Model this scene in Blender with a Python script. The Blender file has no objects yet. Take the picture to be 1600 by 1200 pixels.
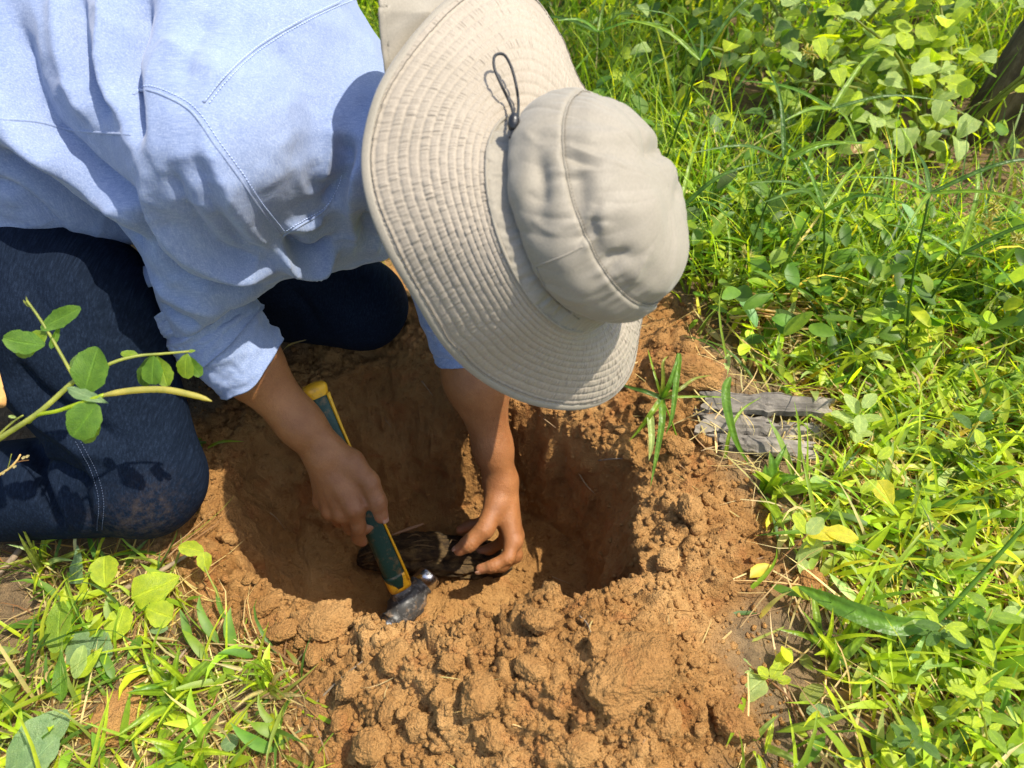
import bpy, math, random
import numpy as np
from mathutils import Vector, Matrix
from mathutils.bvhtree import BVHTree

random.seed(11)
rng = np.random.default_rng(11)
scn = bpy.context.scene
col = scn.collection

# ------------------------------------------------------------------ camera, sky, sun, exposure
CAMZ, PITCH = 0.90, math.radians(47)
FWD = np.array([0, math.cos(PITCH), -math.sin(PITCH)])
UPV = np.array([0, math.sin(PITCH), math.cos(PITCH)])
RGT = np.array([1.0, 0, 0])
CAM = np.array([0, 0, CAMZ])
cd = bpy.data.cameras.new('camera')
cam = bpy.data.objects.new('camera', cd)
col.objects.link(cam)
cam.location = CAM
cam.rotation_euler = (math.radians(90) - PITCH, 0, 0)
cd.sensor_width = 36
cd.lens = 27
cd.clip_start = 0.02
cd.clip_end = 400
cd.dof.use_dof = True
cd.dof.focus_distance = 1.0
cd.dof.aperture_fstop = 6.0
scn.camera = cam

SUN_EL, SUN_AZ = math.radians(63), math.radians(-7)      # azimuth from +x (picture right) towards +y (away)
SUNDIR = np.array([math.cos(SUN_EL) * math.cos(SUN_AZ), math.cos(SUN_EL) * math.sin(SUN_AZ), math.sin(SUN_EL)])
world = bpy.data.worlds.new('World')
scn.world = world
world.use_nodes = True
wn = world.node_tree.nodes
sky = wn.new('ShaderNodeTexSky')
sky.sky_type = 'NISHITA'
sky.sun_disc = False
sky.sun_elevation = SUN_EL
sky.sun_rotation = math.pi / 2 - SUN_AZ
sky.dust_density = 2.0
wn['Background'].inputs['Strength'].default_value = 0.14
world.node_tree.links.new(sky.outputs[0], wn['Background'].inputs['Color'])
sl = bpy.data.lights.new('sun', 'SUN')
sun = bpy.data.objects.new('sun', sl)
col.objects.link(sun)
sl.energy = 3.6
sl.angle = math.radians(0.55)
sl.color = (1.0, 0.93, 0.80)
sun.rotation_euler = Vector(SUNDIR).to_track_quat('Z', 'Y').to_euler()
sun.location = (2, 1, 4)
scn.view_settings.view_transform = 'Standard'
scn.view_settings.look = 'None'
scn.view_settings.gamma = 1
scn.view_settings.use_curve_mapping = False
scn.view_settings.exposure = 1.1

# ------------------------------------------------------------------ helpers
def P(px, py, d):
    "point that the photograph shows at pixel (px, py), d metres in front of the lens"
    return CAM + d * (FWD + (px - 800) / 1200 * RGT + (600 - py) / 1200 * UPV)

def G(px, py, z=0.0):
    "point of the horizontal plane z that the photograph shows at pixel (px, py)"
    r = FWD + (px - 800) / 1200 * RGT + (600 - py) / 1200 * UPV
    return CAM + r * ((z - CAMZ) / r[2])

def px_of(p):
    v = np.asarray(p) - CAM
    d = v @ FWD
    return np.stack([800 + 1200 * (v @ RGT) / d, 600 - 1200 * (v @ UPV) / d], -1)

def unit(v):
    v = np.asarray(v, float)
    return v / (np.linalg.norm(v, axis=-1, keepdims=True) + 1e-12)

def props(o, label=None, cat=None, group=None, kind=None):
    if label: o['label'] = label
    if cat: o['category'] = cat
    if group: o['group'] = group
    if kind: o['kind'] = kind
    return o

def mdata(name, v, faces, mat, smooth=True, attrs=None):
    "mesh from numpy arrays; faces is one (n,3|4) array or a list of such arrays"
    me = bpy.data.meshes.new(name)
    fl = faces if isinstance(faces, list) else [faces]
    fl = [np.asarray(f, np.int32) for f in fl if len(f)]
    v = np.asarray(v, np.float32)
    me.vertices.add(len(v))
    me.vertices.foreach_set('co', v.ravel())
    loops = np.concatenate([f.ravel() for f in fl])
    sizes = np.concatenate([np.full(len(f), f.shape[1], np.int32) for f in fl])
    me.loops.add(len(loops))
    me.loops.foreach_set('vertex_index', loops)
    me.polygons.add(len(sizes))
    starts = np.concatenate([[0], np.cumsum(sizes)[:-1]]).astype(np.int32)
    me.polygons.foreach_set('loop_start', starts)
    me.polygons.foreach_set('use_smooth', np.full(len(sizes), smooth))
    if attrs:
        for k, a in attrs.items():
            a = np.asarray(a, np.float32)
            if a.ndim == 1:
                at = me.attributes.new(k, 'FLOAT', 'POINT')
                at.data.foreach_set('value', a)
            else:
                at = me.attributes.new(k, 'FLOAT_COLOR', 'POINT')
                c4 = np.ones((len(a), 4), np.float32)
                c4[:, :3] = a
                at.data.foreach_set('color', c4.ravel())
    if mat: me.materials.append(mat)
    me.update(calc_edges=True)
    me.validate()
    return me

def add(name, me, parent=None, loc=None):
    o = bpy.data.objects.new(name, me)
    col.objects.link(o)
    if loc is not None: o.location = loc
    if parent is not None: o.parent = parent
    return o

def thing(name, label, cat, loc=(0, 0, 0), group=None):
    o = bpy.data.objects.new(name, None)
    o.empty_display_size = 0.02
    col.objects.link(o)
    o.location = loc
    return props(o, label, cat, group)

def part(name, v, f, mat, parent, smooth=True, attrs=None, label=None):
    "part in world coordinates under a parent Empty (offset taken out)"
    off = np.array(parent.matrix_world.translation) if False else np.array(parent.location)
    p = parent
    while p.parent is not None:
        p = p.parent
        off = off + np.array(p.location)
    o = add(name, mdata(name, np.asarray(v) - off, f, mat, smooth, attrs), parent)
    if label: o['label'] = label
    return o

# ---- noise in numpy
def _hash(ix, iy, iz, s):
    h = (ix.astype(np.uint32) * np.uint32(374761393) + iy.astype(np.uint32) * np.uint32(668265263)
         + iz.astype(np.uint32) * np.uint32(2147483647) + np.uint32((s * 974634777 + 12345) % 4294967296))
    h = (h ^ (h >> np.uint32(13))) * np.uint32(1274126177)
    h = (h ^ (h >> np.uint32(16))) * np.uint32(2246822519)
    return h ^ (h >> np.uint32(15))

def hrand(ix, iy, iz, s):
    return (_hash(ix, iy, iz, s) & np.uint32(0xFFFFFF)).astype(np.float32) / 16777216.0

def vnoise(p, s=0):
    "smooth value noise, -1..1"
    p = np.asarray(p, np.float64)
    f0 = np.floor(p)
    i = f0.astype(np.int64)
    t = (p - f0).astype(np.float32)
    t = t * t * t * (t * (t * 6 - 15) + 10)
    out = 0
    for dx in (0, 1):
        wx = t[..., 0] if dx else 1 - t[..., 0]
        for dy in (0, 1):
            wy = t[..., 1] if dy else 1 - t[..., 1]
            for dz in (0, 1):
                wz = t[..., 2] if dz else 1 - t[..., 2]
                out = out + wx * wy * wz * hrand(i[..., 0] + dx, i[..., 1] + dy, i[..., 2] + dz, s)
    return out * 2 - 1

def fbm(p, oct=4, s=0, gain=0.5):
    a, o, tot = 1.0, 0, 0
    p = np.asarray(p, np.float64)
    for k in range(oct):
        o = o + a * vnoise(p * (2.03 ** k) + 17.3 * k, s + k)
        tot += a
        a *= gain
    return o / tot

def worley(p, s=0, f2=False):
    "F1 distance, cell random"
    p = np.asarray(p, np.float64)
    i = np.floor(p).astype(np.int64)
    best = np.full(p.shape[:-1], 9.0, np.float32)
    rid = np.zeros(p.shape[:-1], np.float32)
    sec = np.full(p.shape[:-1], 9.0, np.float32)
    for dx in (-1, 0, 1):
        for dy in (-1, 0, 1):
            for dz in (-1, 0, 1):
                a, b, c = i[..., 0] + dx, i[..., 1] + dy, i[..., 2] + dz
                d = np.sqrt((a + hrand(a, b, c, s + 1) - p[..., 0]) ** 2 + (b + hrand(a, b, c, s + 2) - p[..., 1]) ** 2
                            + (c + hrand(a, b, c, s + 3) - p[..., 2]) ** 2).astype(np.float32)
                m = d < best
                sec = np.where(m, best, np.minimum(sec, d)); best = np.where(m, d, best)
                rid = np.where(m, hrand(a, b, c, s + 4), rid)
    return (best, rid, sec) if f2 else (best, rid)

def lumps(p, s, fill=0.75):
    "rounded clods, 0..~0.6 in units of the cell"
    f1, r = worley(p, s)
    rad = 0.35 + 0.4 * r
    return np.sqrt(np.clip(1 - (f1 / rad) ** 2, 0, 1)) * rad * (r < fill)

# ---- smooth surfaces from distance fields (surface nets)
def cone(a, b, r1, r2):
    a = np.asarray(a, np.float64); b = np.asarray(b, np.float64)
    return (a, b - a, float(((b - a) ** 2).sum()) + 1e-12, r1, r2)

def d_cone(p, c):
    a, ab, L, r1, r2 = c
    t = np.clip(((p - a) @ ab) / L, 0, 1)
    q = p - a - t[:, None] * ab
    return np.sqrt((q * q).sum(1)) - (r1 + t * (r2 - r1))

def smin(a, b, k):
    h = np.clip(0.5 + 0.5 * (b - a) / k, 0, 1)
    return b + (a - b) * h - k * h * (1 - h)

def chain(p, pts, rad, k):
    d = None
    for i in range(len(pts) - 1):
        e = d_cone(p, cone(pts[i], pts[i + 1], rad[i], rad[i + 1]))
        d = e if d is None else smin(d, e, k)
    return d

def near(p, c, R, f, pad=0.06):
    "evaluate f only near a ball, elsewhere a lower bound"
    q = np.sqrt(((p - c) ** 2).sum(1)) - R
    m = q < pad
    out = np.maximum(q, pad * 0.5)
    if m.any(): out[m] = f(p[m])
    return out

def surfnet(f, lo, hi, h, B=8):
    lo = np.asarray(lo, float)
    nb = np.ceil((np.asarray(hi) - lo) / (h * B)).astype(int)
    n = nb * B
    g = np.stack(np.meshgrid(*[np.arange(k) for k in nb], indexing='ij'), -1).reshape(-1, 3)
    fc = f(lo + (g * B + (B - 1) / 2) * h * 1.0)
    V = np.sign(fc).reshape(nb).astype(np.float32)
    for ax in range(3): V = np.repeat(V, B, ax)
    keep = g[np.abs(fc) < h * B * 1.15]
    o = np.stack(np.meshgrid(*[np.arange(B)] * 3, indexing='ij'), -1).reshape(-1, 3)
    for s in range(0, len(keep), 600):
        ijk = (keep[s:s + 600, None, :] * B + o[None]).reshape(-1, 3)
        V[ijk[:, 0], ijk[:, 1], ijk[:, 2]] = f(lo + ijk * h)
    S = V < 0
    ny, nz = n[1], n[2]
    lin = lambda a: (a[:, 0] * ny + a[:, 1]) * nz + a[:, 2]
    ids, pts, quads = [], [], []
    for ax in range(3):
        s0 = [slice(None)] * 3; s1 = [slice(None)] * 3
        s0[ax] = slice(0, -1); s1[ax] = slice(1, None)
        e = np.argwhere(S[tuple(s0)] != S[tuple(s1)])
        b, c = (ax + 1) % 3, (ax + 2) % 3
        e = e[(e[:, b] > 0) & (e[:, c] > 0)]
        e2 = e.copy(); e2[:, ax] += 1
        va = V[e[:, 0], e[:, 1], e[:, 2]]; vb = V[e2[:, 0], e2[:, 1], e2[:, 2]]
        t = va / (va - vb)
        p = e.astype(float); p[:, ax] += t
        cells = []
        for (db, dc) in ((0, 0), (-1, 0), (-1, -1), (0, -1)):
            q = e.copy(); q[:, b] += db; q[:, c] += dc
            cells.append(lin(q))
        cells = np.stack(cells, 1)
        flip = va > 0
        cells[flip] = cells[flip][:, ::-1]
        quads.append(cells)
        ids.append(cells.ravel())
        pts.append(np.repeat(p, 4, 0))
    ids = np.concatenate(ids); pts = np.concatenate(pts); quads = np.concatenate(quads)
    u, inv = np.unique(ids, return_inverse=True)
    cnt = np.bincount(inv)
    v = np.stack([np.bincount(inv, pts[:, k]) / cnt for k in range(3)], 1)
    q = np.searchsorted(u, quads)
    return lo + v * h, q

def vnormals(v, q):
    n = np.zeros_like(v)
    fn = np.cross(v[q[:, 2]] - v[q[:, 0]], v[q[:, -1]] - v[q[:, 1]])
    for k in range(q.shape[1]):
        for a in range(3): n[:, a] += np.bincount(q[:, k], fn[:, a], len(v))
    return unit(n)

def relax(v, q, it=2, w=0.5):
    e = np.concatenate([q[:, [0, 1]], q[:, [1, 2]], q[:, [2, 3]], q[:, [3, 0]]])
    c = np.bincount(e.ravel(), minlength=len(v)).astype(float)
    for _ in range(it):
        s = np.zeros_like(v)
        for a in range(3):
            s[:, a] = np.bincount(e[:, 0], v[e[:, 1], a], len(v)) + np.bincount(e[:, 1], v[e[:, 0], a], len(v))
        v = v * (1 - w) + w * s / np.maximum(c, 1)[:, None]
    return v

def smooth_line(pts, n):
    "Catmull-Rom through pts, n samples"
    p = np.asarray(pts, float)
    p = np.concatenate([[2 * p[0] - p[1]], p, [2 * p[-1] - p[-2]]])
    m = len(p) - 3
    t = np.linspace(0, m - 1e-9, n)
    i = t.astype(int); u = (t - i)[:, None]
    a, b, c, d = p[i], p[i + 1], p[i + 2], p[i + 3]
    return 0.5 * (2 * b + (c - a) * u + (2 * a - 5 * b + 4 * c - d) * u ** 2 + (3 * b - a - 3 * c + d) * u ** 3)

def tube(pts, rad, seg=8, n=None, closed=False, flat=1.0, flatdir=None):
    p = smooth_line(pts, n) if n else np.asarray(pts, float)
    m = len(p)
    r = np.interp(np.linspace(0, 1, m), np.linspace(0, 1, len(np.atleast_1d(rad))), np.atleast_1d(rad))
    if closed: tg = unit(np.roll(p, -1, 0) - np.roll(p, 1, 0))
    else: tg = unit(np.gradient(p, axis=0))
    nrm = np.zeros_like(p)
    up = np.array([0.13, 0.31, 0.94]) if flatdir is None else np.asarray(flatdir, float)
    if up.ndim == 2:
        nrm = unit(up - (up * tg).sum(1, keepdims=True) * tg)
    else:
        v = up - (up @ tg[0]) * tg[0]
        if np.linalg.norm(v) < 0.05: v = np.array([1.0, 0, 0]) - tg[0][0] * tg[0]
        nrm[0] = unit(v)
        for i in range(1, m):
            v = nrm[i - 1] - (nrm[i - 1] @ tg[i]) * tg[i]
            nrm[i] = unit(v)
    bi = np.cross(tg, nrm)
    a = np.linspace(0, 2 * math.pi, seg, endpoint=False)
    v = p[:, None] + r[:, None, None] * (np.cos(a)[None, :, None] * nrm[:, None] * flat + np.sin(a)[None, :, None] * bi[:, None])
    v = v.reshape(-1, 3)
    i = np.arange(m if closed else m - 1)[:, None]; j = np.arange(seg)[None]
    i2 = (i + 1) % m; j2 = (j + 1) % seg
    f = np.stack([i * seg + j, i * seg + j2, i2 * seg + j2, i2 * seg + j], -1).reshape(-1, 4)
    if not closed:
        v = np.concatenate([v, p[:1], p[-1:]])
        k = len(v)
        jj = np.arange(seg); jn = (jj + 1) % seg
        c1 = np.stack([np.full(seg, k - 2), jn, jj, jj], 1)[:, :3]
        c2 = np.stack([np.full(seg, k - 1), (m - 1) * seg + jj, (m - 1) * seg + jn], 1)
        return v, [f, np.concatenate([c1, c2])]
    return v, [f]

def joinm(ms):
    "join (v, [faces]) pairs into one"
    vs, f3, f4, k = [], [], [], 0
    for v, fs in ms:
        fs = fs if isinstance(fs, list) else [fs]
        for f in fs:
            f = np.asarray(f)
            if len(f): (f3 if f.shape[1] == 3 else f4).append(f + k)
        vs.append(v); k += len(v)
    out = []
    if f4: out.append(np.concatenate(f4))
    if f3: out.append(np.concatenate(f3))
    return np.concatenate(vs), out

def grid_faces(nu, nv, wrap=False):
    i = np.arange(nu - 1)[:, None]; j = np.arange(nv if wrap else nv - 1)[None]
    j2 = (j + 1) % nv
    return np.stack([i * nv + j + 0 * j2, i * nv + j2, (i + 1) * nv + j2, (i + 1) * nv + j], -1).reshape(-1, 4)

# ------------------------------------------------------------------ materials
def new_mat(name):
    m = bpy.data.materials.new(name)
    m.use_nodes = True
    nt = m.node_tree
    return m, nt, nt.nodes['Principled BSDF']

def N(nt, t, **kw):
    n = nt.nodes.new(t)
    for k, v in kw.items():
        if k in n.inputs.keys(): n.inputs[k].default_value = v
        else: setattr(n, k, v)
    return n

def ramp(nt, fac, stops):
    r = nt.nodes.new('ShaderNodeValToRGB')
    e = r.color_ramp.elements
    while len(e) < len(stops): e.new(0.5)
    for k, (p, c) in enumerate(stops):
        e[k].position = p
        e[k].color = (*c, 1) if len(c) == 3 else c
    nt.links.new(fac, r.inputs[0])
    return r.outputs[0]

def noise(nt, scale, detail=4, rough=0.6, coord=None, dist=0.0):
    n = N(nt, 'ShaderNodeTexNoise')
    n.inputs['Scale'].default_value = scale
    n.inputs['Detail'].default_value = detail
    n.inputs['Roughness'].default_value = rough
    n.inputs['Distortion'].default_value = dist
    if coord is not None: nt.links.new(coord, n.inputs['Vector'])
    return n.outputs['Fac']

def objcoord(nt, scale=None, rot=None):
    t = nt.nodes.new('ShaderNodeTexCoord')
    if scale is None and rot is None: return t.outputs['Object']
    m = nt.nodes.new('ShaderNodeMapping')
    nt.links.new(t.outputs['Object'], m.inputs[0])
    if scale: m.inputs['Scale'].default_value = scale
    if rot: m.inputs['Rotation'].default_value = rot
    return m.outputs[0]

def bump(nt, h, dist, strength=1.0, prev=None):
    b = nt.nodes.new('ShaderNodeBump')
    b.inputs['Strength'].default_value = strength
    b.inputs['Distance'].default_value = dist
    nt.links.new(h, b.inputs['Height'])
    if prev is not None: nt.links.new(prev, b.inputs['Normal'])
    return b.outputs[0]

def mixc(nt, fac, a, b, mode='MIX'):
    m = nt.nodes.new('ShaderNodeMix')
    m.data_type = 'RGBA'
    m.blend_type = mode
    for k, v in ((0, fac), (6, a), (7, b)):
        if hasattr(v, 'is_output'): nt.links.new(v, m.inputs[k])
        elif k == 0: m.inputs[0].default_value = v
        else: m.inputs[k].default_value = (*v, 1)
    return m.outputs[2]

def mathn(nt, op, a, b=None):
    m = nt.nodes.new('ShaderNodeMath')
    m.operation = op
    for k, v in ((0, a), (1, b)):
        if v is None: continue
        if hasattr(v, 'is_output'): nt.links.new(v, m.inputs[k])
        else: m.inputs[k].default_value = v
    return m.outputs[0]

def attr(nt, name, out='Color'):
    a = nt.nodes.new('ShaderNodeAttribute')
    a.attribute_name = name
    return a.outputs[out]

def mat_soil():
    m, nt, b = new_mat('soil')
    c = nt.nodes.new('ShaderNodeNewGeometry').outputs['Position']
    big = noise(nt, 7, 4, 0.6, c)
    mid = noise(nt, 45, 5, 0.65, c)
    fine = noise(nt, 320, 4, 0.7, c)
    fresh = ramp(nt, big, [(0.3, (0.252, 0.122, 0.036)), (0.5, (0.338, 0.177, 0.057)), (0.72, (0.43, 0.245, 0.090))])
    fresh = mixc(nt, ramp(nt, mid, [(0.35, (0.75, 0.72, 0.68)), (0.65, (1.12, 1.1, 1.08))]), fresh, fresh)
    tint = ramp(nt, mid, [(0.3, (0.72, 0.66, 0.6)), (0.5, (1, 1, 1)), (0.75, (1.0, 1.0, 1.0))])
    fresh = mixc(nt, 0.8, fresh, tint, 'MULTIPLY')
    red = noise(nt, 16, 3, 0.55, c, 0.6)
    fresh = mixc(nt, ramp(nt, red, [(0.55, (0, 0, 0)), (0.72, (0.55, 0.55, 0.55))]), fresh, (0.34, 0.12, 0.035))
    top = ramp(nt, mid, [(0.3, (0.085, 0.06, 0.035)), (0.55, (0.17, 0.115, 0.06)), (0.75, (0.26, 0.17, 0.085))])
    colr = mixc(nt, attr(nt, 'fresh', 'Fac'), top, fresh)
    moist = attr(nt, 'moist', 'Fac')
    colr = mixc(nt, moist, colr, mixc(nt, 1.0, colr, (0.74, 0.66, 0.54), 'MULTIPLY'))
    speck = noise(nt, 900, 2, 0.5, c)
    colr = mixc(nt, ramp(nt, speck, [(0.66, (0, 0, 0)), (0.74, (0.5, 0.5, 0.5))]), colr, (0.46, 0.29, 0.13))
    nt.links.new(colr, b.inputs['Base Color'])
    b.inputs['Roughness'].default_value = 0.92
    b.inputs['Specular IOR Level'].default_value = 0.2
    n1 = bump(nt, mid, 0.008, 0.8)
    grain = nt.nodes.new('ShaderNodeTexVoronoi')
    grain.inputs['Scale'].default_value = 420
    nt.links.new(c, grain.inputs['Vector'])
    n1 = bump(nt, grain.outputs['Distance'], -0.0022, 0.7, n1)
    n2 = bump(nt, fine, 0.0030, 1.0, n1)
    nt.links.new(n2, b.inputs['Normal'])
    return m

def mat_leaf(name, trans=0.42, rough=0.42, vein=True):
    "leaf: colour from the 'tint' attribute, light passes through"
    m, nt, b = new_mat(name)
    c = objcoord(nt)
    base = attr(nt, 'tint')
    n1 = noise(nt, 60, 3, 0.6, c)
    base = mixc(nt, 1.0, base, ramp(nt, n1, [(0.3, (0.72, 0.78, 0.7)), (0.7, (1.2, 1.15, 1.1))]), 'MULTIPLY')
    nt.links.new(base, b.inputs['Base Color'])
    b.inputs['Roughness'].default_value = rough
    b.inputs['Specular IOR Level'].default_value = 0.45
    if vein:
        la_ = nt.nodes.new('ShaderNodeSeparateColor')
        nt.links.new(attr(nt, 'luv'), la_.inputs[0])
        t_, s_ = la_.outputs[0], la_.outputs[1]
        ph = mathn(nt, 'SUBTRACT', mathn(nt, 'MULTIPLY', s_, 9.0), mathn(nt, 'MULTIPLY', t_, 3.2))
        side = mathn(nt, 'PINGPONG', ph, 0.5)
        side = ramp(nt, side, [(0.0, (1, 1, 1)), (0.09, (0, 0, 0))])
        midr = ramp(nt, t_, [(0.03, (1, 1, 1)), (0.10, (0, 0, 0))])
        vn = mathn(nt, 'MAXIMUM', mathn(nt, 'MULTIPLY', side, 0.45), midr)
        on = ramp(nt, la_.outputs[2], [(0.4, (0, 0, 0)), (0.6, (1, 1, 1))])
        vn = mathn(nt, 'MULTIPLY', vn, on)
        blot = noise(nt, 4.5, 4, 0.6, c)
        base = mixc(nt, 1.0, base, ramp(nt, blot, [(0.32, (0.72, 0.80, 0.75)), (0.52, (1, 1, 1)), (0.72, (1.22, 1.12, 1.0))]), 'MULTIPLY')
        spot = noise(nt, 13, 2, 0.5, c)
        base = mixc(nt, mathn(nt, 'MULTIPLY', on, ramp(nt, spot, [(0.70, (0, 0, 0)), (0.76, (0.6, 0.6, 0.6))])), base, (0.22, 0.15, 0.05))
        base = mixc(nt, mathn(nt, 'MULTIPLY', vn, 0.4), base, mixc(nt, 1.0, base, (1.7, 1.6, 1.9), 'MULTIPLY'))
        nt.links.new(base, b.inputs['Base Color'])
        nt.links.new(bump(nt, vn, -0.05, 0.35, bump(nt, noise(nt, 40, 3, 0.6, c), 0.02, 0.3)), b.inputs['Normal'])
    t = nt.nodes.new('ShaderNodeBsdfTranslucent')
    tc = mixc(nt, 1.0, base, (2.3, 2.1, 0.6), 'MULTIPLY')
    nt.links.new(tc, t.inputs['Color'])
    mx = nt.nodes.new('ShaderNodeMixShader')
    mx.inputs[0].default_value = trans
    nt.links.new(b.outputs[0], mx.inputs[1])
    nt.links.new(t.outputs[0], mx.inputs[2])
    nt.links.new(mx.outputs[0], nt.nodes['Material Output'].inputs['Surface'])
    return m

def mat_shirt():
    m, nt, b = new_mat('chambray')
    c = objcoord(nt)
    w1 = noise(nt, 900, 2, 0.5, objcoord(nt, (1, 1, 0.1)))
    w2 = noise(nt, 900, 2, 0.5, objcoord(nt, (0.1, 1, 1)))
    slub = noise(nt, 70, 5, 0.65, objcoord(nt, (1, 0.5, 0.25)))
    big = noise(nt, 14, 3, 0.5, c)
    k = mathn(nt, 'ADD', mathn(nt, 'MULTIPLY', w1, 0.5), mathn(nt, 'MULTIPLY', w2, 0.5))
    base = ramp(nt, k, [(0.34, (0.155, 0.205, 0.345)), (0.5, (0.205, 0.258, 0.40)), (0.68, (0.29, 0.34, 0.475))])
    base = mixc(nt, 1.0, base, ramp(nt, slub, [(0.3, (0.93, 0.945, 0.97)), (0.7, (1.05, 1.04, 1.02))]), 'MULTIPLY')
    base = mixc(nt, 1.0, base, ramp(nt, big, [(0.35, (0.95, 0.96, 0.98)), (0.65, (1.04, 1.03, 1.0))]), 'MULTIPLY')
    nt.links.new(base, b.inputs['Base Color'])
    b.inputs['Roughness'].default_value = 0.85
    b.inputs['Specular IOR Level'].default_value = 0.15
    b.inputs['Sheen Weight'].default_value = 0.25
    b.inputs['Sheen Roughness'].default_value = 0.5
    nt.links.new(bump(nt, k, 0.0004, 0.5, bump(nt, noise(nt, 38, 5, 0.55, c, 1.6), 0.004, 0.22)), b.inputs['Normal'])
    return m

def mat_jeans():
    m, nt, b = new_mat('denim')
    tw = noise(nt, 520, 3, 0.6, objcoord(nt, (1, 0.06, 0.5), (0.3, 0.5, 0.4)))
    sp = noise(nt, 900, 2, 0.6, objcoord(nt))
    wfac = mathn(nt, 'ADD', mathn(nt, 'MULTIPLY', tw, 0.65), mathn(nt, 'MULTIPLY', sp, 0.35))
    c = objcoord(nt)
    base = ramp(nt, wfac, [(0.36, (0.003, 0.0058, 0.0125)), (0.52, (0.0052, 0.0095, 0.0195)), (0.68, (0.011, 0.0185, 0.036))])
    fade = noise(nt, 13, 4, 0.6, c)
    base = mixc(nt, ramp(nt, fade, [(0.45, (0, 0, 0)), (0.8, (0.6, 0.6, 0.6))]), base, mixc(nt, 1.0, base, (1.8, 1.7, 1.6), 'MULTIPLY'))
    dust = attr(nt, 'dust', 'Fac')
    dn = noise(nt, 90, 5, 0.7, c)
    dm = mathn(nt, 'MULTIPLY', dust, ramp(nt, dn, [(0.42, (0, 0, 0)), (0.8, (0.32, 0.32, 0.32))]))
    base = mixc(nt, dm, base, (0.16, 0.105, 0.06))
    nt.links.new(base, b.inputs['Base Color'])
    b.inputs['Roughness'].default_value = 0.85
    b.inputs['Specular IOR Level'].default_value = 0.06
    b.inputs['Sheen Weight'].default_value = 0.0
    nt.links.new(bump(nt, wfac, 0.0006, 0.7, bump(nt, noise(nt, 40, 4, 0.6, c), 0.003, 0.4)), b.inputs['Normal'])
    return m

def mat_hat(name, base=(0.245, 0.217, 0.170)):
    m, nt, b = new_mat(name)
    c = objcoord(nt)
    n1 = noise(nt, 9, 3, 0.5, c)
    n2 = noise(nt, 700, 2, 0.5, objcoord(nt, (1, 0.3, 1)))
    k = mixc(nt, 1.0, base, ramp(nt, n1, [(0.3, (0.9, 0.9, 0.88)), (0.7, (1.05, 1.05, 1.05))]), 'MULTIPLY')
    k = mixc(nt, 1.0, k, ramp(nt, n2, [(0.3, (0.9, 0.9, 0.9)), (0.7, (1.06, 1.06, 1.06))]), 'MULTIPLY')
    nt.links.new(k, b.inputs['Base Color'])
    b.inputs['Roughness'].default_value = 0.62
    b.inputs['Specular IOR Level'].default_value = 0.3
    b.inputs['Sheen Weight'].default_value = 0.15
    nt.links.new(bump(nt, n2, 0.0003, 0.5), b.inputs['Normal'])
    return m

def mat_skin():
    m, nt, b = new_mat('skin')
    c = objcoord(nt)
    n1 = noise(nt, 26, 4, 0.6, c)
    n2 = noise(nt, 420, 3, 0.6, c)
    k = ramp(nt, n1, [(0.3, (0.235, 0.090, 0.029)), (0.55, (0.295, 0.121, 0.041)), (0.75, (0.35, 0.150, 0.055))])
    k = mixc(nt, attr(nt, 'pink', 'Fac'), k, (0.40, 0.165, 0.085))
    dn = noise(nt, 130, 5, 0.7, c)
    k = mixc(nt, mathn(nt, 'MULTIPLY', attr(nt, 'grime', 'Fac'), ramp(nt, dn, [(0.42, (0, 0, 0)), (0.7, (0.85, 0.85, 0.85))])), k, (0.26, 0.145, 0.055))
    k = mixc(nt, 1.0, k, ramp(nt, n2, [(0.3, (0.88, 0.86, 0.84)), (0.7, (1.07, 1.06, 1.05))]), 'MULTIPLY')
    nt.links.new(k, b.inputs['Base Color'])
    b.inputs['Roughness'].default_value = 0.5
    b.inputs['Specular IOR Level'].default_value = 0.4
    b.inputs['Subsurface Weight'].default_value = 0.12
    b.inputs['Subsurface Radius'].default_value = (0.006, 0.002, 0.001)
    b.inputs['Subsurface Scale'].default_value = 0.5
    vo = nt.nodes.new('ShaderNodeTexVoronoi')
    vo.inputs['Scale'].default_value = 700
    nt.links.new(c, vo.inputs['Vector'])
    nt.links.new(bump(nt, vo.outputs['Distance'], 0.0008, 0.5, bump(nt, noise(nt, 150, 4, 0.65, c), 0.0018, 0.5)), b.inputs['Normal'])
    return m

def mat_plain(name, c, rough=0.5, metal=0.0, scale=80, var=0.15, bumpd=0.0004, spec=0.5, detail=4):
    m, nt, b = new_mat(name)
    o = objcoord(nt)
    n1 = noise(nt, scale, detail, 0.6, o)
    k = mixc(nt, 1.0, c, ramp(nt, n1, [(0.3, (1 - var,) * 3), (0.7, (1 + var,) * 3)]), 'MULTIPLY')
    nt.links.new(k, b.inputs['Base Color'])
    b.inputs['Roughness'].default_value = rough
    b.inputs['Metallic'].default_value = metal
    b.inputs['Specular IOR Level'].default_value = spec
    nt.links.new(bump(nt, n1, bumpd, 0.6), b.inputs['Normal'])
    return m

def mat_bark(name, stops, scale=(1, 1, 1), d=0.004, ns=40):
    m, nt, b = new_mat(name)
    o = objcoord(nt, scale)
    n1 = noise(nt, ns, 6, 0.7, o, 0.4)
    n2 = noise(nt, 8, 3, 0.6, objcoord(nt))
    k = ramp(nt, n1, stops)
    k = mixc(nt, 1.0, k, ramp(nt, n2, [(0.3, (0.7, 0.7, 0.7)), (0.7, (1.2, 1.2, 1.2))]), 'MULTIPLY')
    nt.links.new(k, b.inputs['Base Color'])
    b.inputs['Roughness'].default_value = 0.85
    b.inputs['Specular IOR Level'].default_value = 0.25
    nt.links.new(bump(nt, n1, d, 0.9), b.inputs['Normal'])
    return m

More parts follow.
